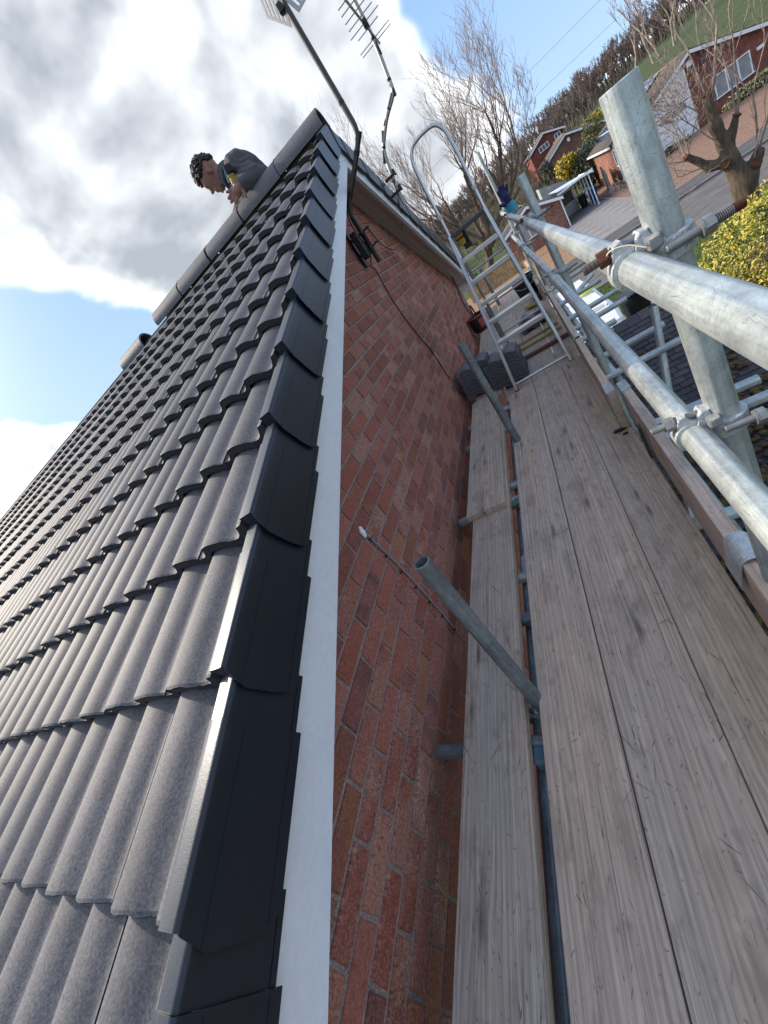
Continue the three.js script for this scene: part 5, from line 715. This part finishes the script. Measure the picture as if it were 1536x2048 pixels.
{ // brick annexe with low roof and solar panels
  const o = thing('annexe', 'pink brick annexe with solar panels beside the white carport', 'house', V(10.8, GROUND, -52)); obj('wall', extrude([[-1.2, -0.5], [1.3, -0.5], [1.3, 4.0], [-1.2, 2.9]], 11.5).translate(0, 0, -5.8), mBrickPink, o); obj('roof', extrude([[-1.55, 2.82], [1.4, 4.12], [1.4, 4.28], [-1.55, 2.98]], 12.1).translate(0, 0, -6.1), mRoofB, o); obj('gutter', box(0.12, 0.14, 12.1, -1.58, 2.84, -0.05), mTrim, o); obj('corner_trim', box(0.14, 3.2, 0.14, -1.24, 1.4, 5.75), mTrim, o);
  const sp = part('solar_panel', o, V(0.05, 3.62, -1.2)); sp.rotation.z = Math.atan(0.44); obj('solar_glass', box(1.5, 0.05, 6.6, 0, 0.06, 0), mSolar, sp); obj('solar_frame', box(0.04, 0.03, 6.6, 0, 0.1, 0), mTrim, sp); const w = part('window', o, V(-1.22, 1.9, 5.2)); obj('frame', [box(0.06, 1.3, 0.08, 0, 0, 0.5), box(0.06, 1.3, 0.08, 0, 0, -0.3), box(0.06, 0.08, 0.8, 0, 0.62, 0.1), box(0.06, 0.08, 0.8, 0, -0.62, 0.1)], mTrim, w); obj('pane', box(0.03, 1.2, 0.75, 0, 0, 0.1), mPaneFar, w);
}
{ // brick garage, carport, door, fence, bins
  const { o, T } = gableHouse({ name: 'brick_garage', label: 'low red brick garage with white trim across the road', x0: -0.1, x1: 4.6, xa: 2.25, yb: GROUND, ye0: -2.85, ye1: -2.85, ya: -1.86, zf: -43.5, zr: -51, mw: mBrickPink, mr: mRoofG }); farWindow(o, T, 1.0, 2.6, -4.1, -2.95, -43.5, 2); obj('downpipe', rod(T(V(4.66, GROUND, -43.4)), T(V(4.66, -2.9, -43.4)), 0.05), mTrim, o);
  const c = thing('carport', 'white lean-to carport on thin posts beside the brick garage', 'carport', V(6.0, GROUND, -47)); obj('roof_sheet', quad(V(-1.3, 2.75, 3.0), V(1.4, 2.36, 3.0), V(1.4, 2.36, -3.4), V(-1.3, 2.75, -3.4)), std([0.8, 0.81, 0.82], 0.5, { side: THREE.DoubleSide }), c); obj('fascia', [box(2.75, 0.12, 0.06, 0.05, 2.55, 3.02).rotateZ(0), box(0.06, 0.14, 6.5, 1.4, 2.36, -0.2)], mTrim, c); for (const z of [2.9, 1.3, -0.2, -1.7]) obj('post', rod(V(1.05, 0, z), V(1.05, 2.36, z), 0.045), mTrim, c);
  const d = thing('side_door', 'white side door with a dark window pane under the carport', 'door', V(5.95, GROUND, -50.2)); obj('door_leaf', [box(1.25, 1.0, 0.08, 0, 0.5, 0), box(0.16, 1.0, 0.08, -0.545, 1.5, 0), box(0.16, 1.0, 0.08, 0.545, 1.5, 0), box(1.25, 0.12, 0.08, 0, 1.98, 0)], mTrim, d); obj('pane', box(0.95, 0.92, 0.03, 0, 1.46, 0), mPaneFar, d); obj('handle', box(0.14, 0.04, 0.06, 0.5, 1.02, 0.06), mTrimDark, d);
  const bin = (x, z, m, label) => { const b = thing('wheelie_bin', label, 'bin', V(x, GROUND + 0.02, z)); obj('body', new THREE.CylinderGeometry(0.42, 0.34, 0.98, 4).rotateY(Math.PI / 4).translate(0, 0.52, 0), m, b); obj('lid', rbox(0.64, 0.07, 0.72, 0.02, 0, 1.05, 0.02), m, b); return b; }; bin(7.45, -47.6, std([0.015, 0.09, 0.30], 0.5), 'blue wheelie bin under the white carport posts'); bin(6.9, -49.6, std([0.02, 0.025, 0.03], 0.5), 'dark wheelie bin between the side door and the blue bin'); bin(6.75, -48.6, std([0.03, 0.028, 0.03], 0.5), 'charcoal wheelie bin close to the white side door');
  const f = thing('garden_fence', 'weathered panel fence with concrete posts beside the concrete drive', 'fence', V(8.0, GROUND, -43.8)); for (let i = 0; i < 4; i++) obj('post', box(0.14, 1.85, 0.14, 0.0 + i * 0.35, 0.92, -i * 2.2), mKerb, f); for (let i = 0; i < 3; i++) for (let k = 0; k < 6; k++) obj('fence_board', box(0.05, 1.5, 0.30, 0.06 + (i + (k + 0.5) / 6) * 0.35, 0.85, -(i + (k + 0.5) / 6) * 2.2), std([0.05, 0.05, 0.035], 0.9), f);
  const wl = thing('garden_wall', 'low buff brick garden wall in front of the large bare tree', 'wall', V(-2.0, GROUND, -39.3)); obj('wall', box(4.6, 1.25, 0.25, 0, 0.62, 0), mBrickBuff, wl); obj('coping', box(4.7, 0.07, 0.33, 0, 1.285, 0), mBrickPink, wl); obj('rail', rod(V(-1.4, 1.3, 0), V(-1.4, 2.3, 0), 0.03), mTrimDark, wl);
  tag(obj('garden_shed', [box(2.2, 2.4, 2.4, 5.6, GROUND + 1.2, -55), extrude([[4.4, -2.9], [6.8, -2.9], [6.8, -2.6], [4.4, -1.7]], 2.8).translate(0, 0, -56.3)], std([0.55, 0.58, 0.56], 0.7, { map: tBlot })), 'pale grey shed with a sloping roof behind the carport', 'shed');
  tag(obj('white_house_wall', [box(3, 1.2, 3, -7.2, GROUND + 0.6, -58)], std([0.75, 0.76, 0.78], 0.7)), 'white rendered outbuilding beyond the low buff garden wall', 'outbuilding');
}
{ const { o, T } = gableHouse({ name: 'brown_house', label: 'brown brick gabled house above the dark hedge', x0: 7.9, x1: 14.3, xa: 10.4, yb: -3.6, ye0: -0.35, ye1: -0.75, ya: 0.82, zf: -70, zr: -80, mw: std([0.28, 0.15, 0.105], 0.9, { map: tFarBrick }), mr: mRoofB }); obj('alarm_box', rbox(0.3, 0.4, 0.1, 0.02), mTrim, o).position.copy(T(V(10.6, 0.1, -69.9))); }
{ const { o, T } = gableHouse({ name: 'red_house', label: 'deep red brick house with two white windows on the hillside', x0: 7.4, x1: 12.3, xa: 9.9, yb: -2.4, ye0: 1.75, ye1: 1.85, ya: 2.95, zf: -82, zr: -92, mw: mBrickDeep, mr: mRoofG }); farWindow(o, T, 8.7, 10.1, 1.08, 1.8, -82, 3, false); farWindow(o, T, 11.0, 11.85, 1.2, 1.82, -82, 2, false); }
// ---------- shrubs, woods, lamp posts ----------
function shrub(name, label, c, r, N, seed, mats, cat = 'shrub', size = 0.11) { const o = thing(name, label, cat, V(c.x, hillH(c.x, c.z), c.z)), off = o.position.clone(); const g = leafMass('foliage', o, N, seed, R => { const q = shell(c, r, 0.55, 1.0, 0.25)(R); return q && q.sub(off); }, size, mats[0]); if (mats[1]) leafMass('blossom', o, Math.floor(N * 0.6), seed + 1, R => { const q = shell(c, r, 0.85, 1.08, 0.3)(R); return q && q.sub(off); }, size, mats[1]); obj('stem', rod(V(0, -0.1, 0), V(0, Math.max(0.3, c.y - off.y), 0), 0.08), mBark, o); return o; }
shrub('evergreen_hedge', 'tall dark evergreen hedge below the brown brick house', V(9.6, -3.0, -56), V(2.0, 2.1, 1.2), 9000, 31, [LDG], 'hedge'); shrub('evergreen_hedge', 'olive green conifer hedge rising beside the brown brick house', V(11.6, -1.9, -62), V(1.3, 2.4, 1.2), 6000, 32, [LOl], 'hedge');
shrub('forsythia_bush', 'yellow flowering forsythia bush next to the dark hedge', V(7.6, -1.75, -56.5), V(1.0, 0.9, 0.8), 3000, 33, [LOl, LFor]); shrub('forsythia_bush', 'bright yellow forsythia on the grass slope above the brown house', V(17.0, -0.1, -88), V(1.7, 0.9, 1.2), 3000, 34, [LOl, LFor]);
shrub('conifer', 'small dark conifer standing left of the brown house gable', V(7.0, -1.7, -66), V(0.8, 1.9, 0.8), 4000, 35, [LDG]);
shrub('flowering_border', 'green border with cream flowers below the bungalow window', V(17.6, GROUND + 0.35, -44.2), V(1.8, 0.4, 0.5), 2600, 36, [LG, leafM([0.6, 0.56, 0.3])], 'shrub', 0.08); shrub('clipped_border', 'low green planting along the garage door of the bungalow', V(12.0, GROUND + 0.2, -43.6), V(1.4, 0.3, 0.4), 1800, 37, [LOl], 'shrub', 0.08);
{
  const mk = (seed, opt) => { const b = new Limbs(); bareTree(seed, V(0, 0, 0), { ...opt, big: b, small: b }); return b.geo(); };
  const g = [mk(71, { depth: 5, len: 1.9, rad: 0.16, kids: 2.3, up: 0.3, spread: 0.6, minR: 0.035 }), mk(72, { depth: 5, len: 1.6, rad: 0.14, kids: 2.5, up: 0.35, spread: 0.7, minR: 0.035 }), mk(73, { depth: 4, len: 1.4, rad: 0.11, kids: 2.8, up: 0.2, spread: 0.9, minR: 0.035 })];
  const R = rng(808), mats = [mTwig2, std([0.10, 0.075, 0.06], 0.9), std([0.135, 0.105, 0.075], 0.9)];
  const names = ['bare_woodland', 'brown_thicket', 'dense_copse'];
  g.forEach((geo, k) => { const N = [520, 520, 260][k], im = new THREE.InstancedMesh(geo, mats[k], N), t = new THREE.Object3D(); im.name = names[k]; shade(im); stuff(im); im.userData.label = ['bare woodland along the crest of the hill', 'brown thicket of bare bushes on the hillside', 'dense copse of leafless trees behind the houses'][k]; im.userData.category = 'woodland'; scene.add(im);
    for (let i = 0; i < N; i++) { let x, z; if (k === 2) { x = mix(-14, 9, R()); z = mix(-62, -100, R()); } else { z = -mix(104, 175, R()); x = mix(-0.25, 0.62, R()) * -z; if (x / -z > 0.20 && x / -z < 0.42 && z > -140) z -= 40; } const s = (k === 2 ? 0.55 : 0.85) * (0.7 + 0.6 * R()) * (k === 2 ? 1 : Math.sqrt(-z / 110)); t.position.set(x, hillH(x, z) - 0.1, z); t.scale.setScalar(s); t.rotation.y = R() * 6.28; t.updateMatrix(); im.setMatrixAt(i, t.matrix); } });
  // dark evergreens within the wood
  const gs = leafMass('ivy_clad_trees', null, 7000, 91, RR => { const i = Math.floor(RR() * 4), cx = [62, 74, 84, 58][i], z = -135 - i * 4, c = V(cx, hillH(cx, z) + 3.2, z); return shell(c, V(3.2, 4.2, 2.5), 0.5, 1, 0.3)(RR); }, 0.45, LDG); stuff(gs); gs.userData.label = 'dark ivy clad evergreens among the bare woodland'; gs.userData.category = 'woodland';
  // birches
  for (const [i, [x, z]] of [[31.0, -108], [32.6, -110], [33.8, -107], [35.4, -111], [29.4, -112]].entries()) tree('birch_tree', ['pale birch with the straightest stem above the bungalow roof', 'tallest pale birch in the group above the bungalow roof', 'pale birch on the lamp post side of the birch group', 'outer pale birch nearest the grass slope lamp post', 'pale birch at the woodland end of the birch group'][i], 120 + i, V(x, hillH(x, z), z), { depth: 5, len: 2.9 + (i === 1 ? 0.6 : 0), rad: 0.20, kids: 2.0, up: 0.5, spread: 0.38, shrink: 0.80, minR: 0.03, lean: V(0.1 * (i - 2), 1, 0) }, mBirch, std([0.24, 0.17, 0.14], 0.9), 'birches on the hillside');
  const lamp = (x, z, h, label) => { const y = hillH(x, z), o = thing('street_lamp', label, 'lamp', V(x, y, z), 'street lamps on the hill'); obj('column', rod(V(0, -0.2, 0), V(0, h, 0), 0.13, 0.09), mKerb, o); obj('arm', rod(V(0, h, 0), V(1.1, h + 0.25, 0), 0.08), mKerb, o); obj('lamp_head', rbox(0.7, 0.16, 0.3, 0.04, 1.35, h + 0.27, 0), mTrim, o); }; const lz = -130; lamp(26.45 / 75 * 130, lz, 1.66 / 75 * 130 - hillH(45.8, lz), 'grey street lamp standing on the grass slope of the hill');
  for (const [k, [a, b]] of [[V(30, 9.5, -75), V(-60, 7.5, -60)], [V(34, 7.4, -80), V(-60, 6.0, -62)]].entries()) { const m = a.clone().lerp(b, 0.5); m.y -= 0.8; tag(obj('overhead_cable', wire([a, m, b], 0.014, 40, 4), mTrimDark), k ? 'lower thin overhead cable crossing behind the bare tree' : 'upper thin overhead cable crossing behind the bare tree', 'cable'); }
}
renderer.render(scene, camera);
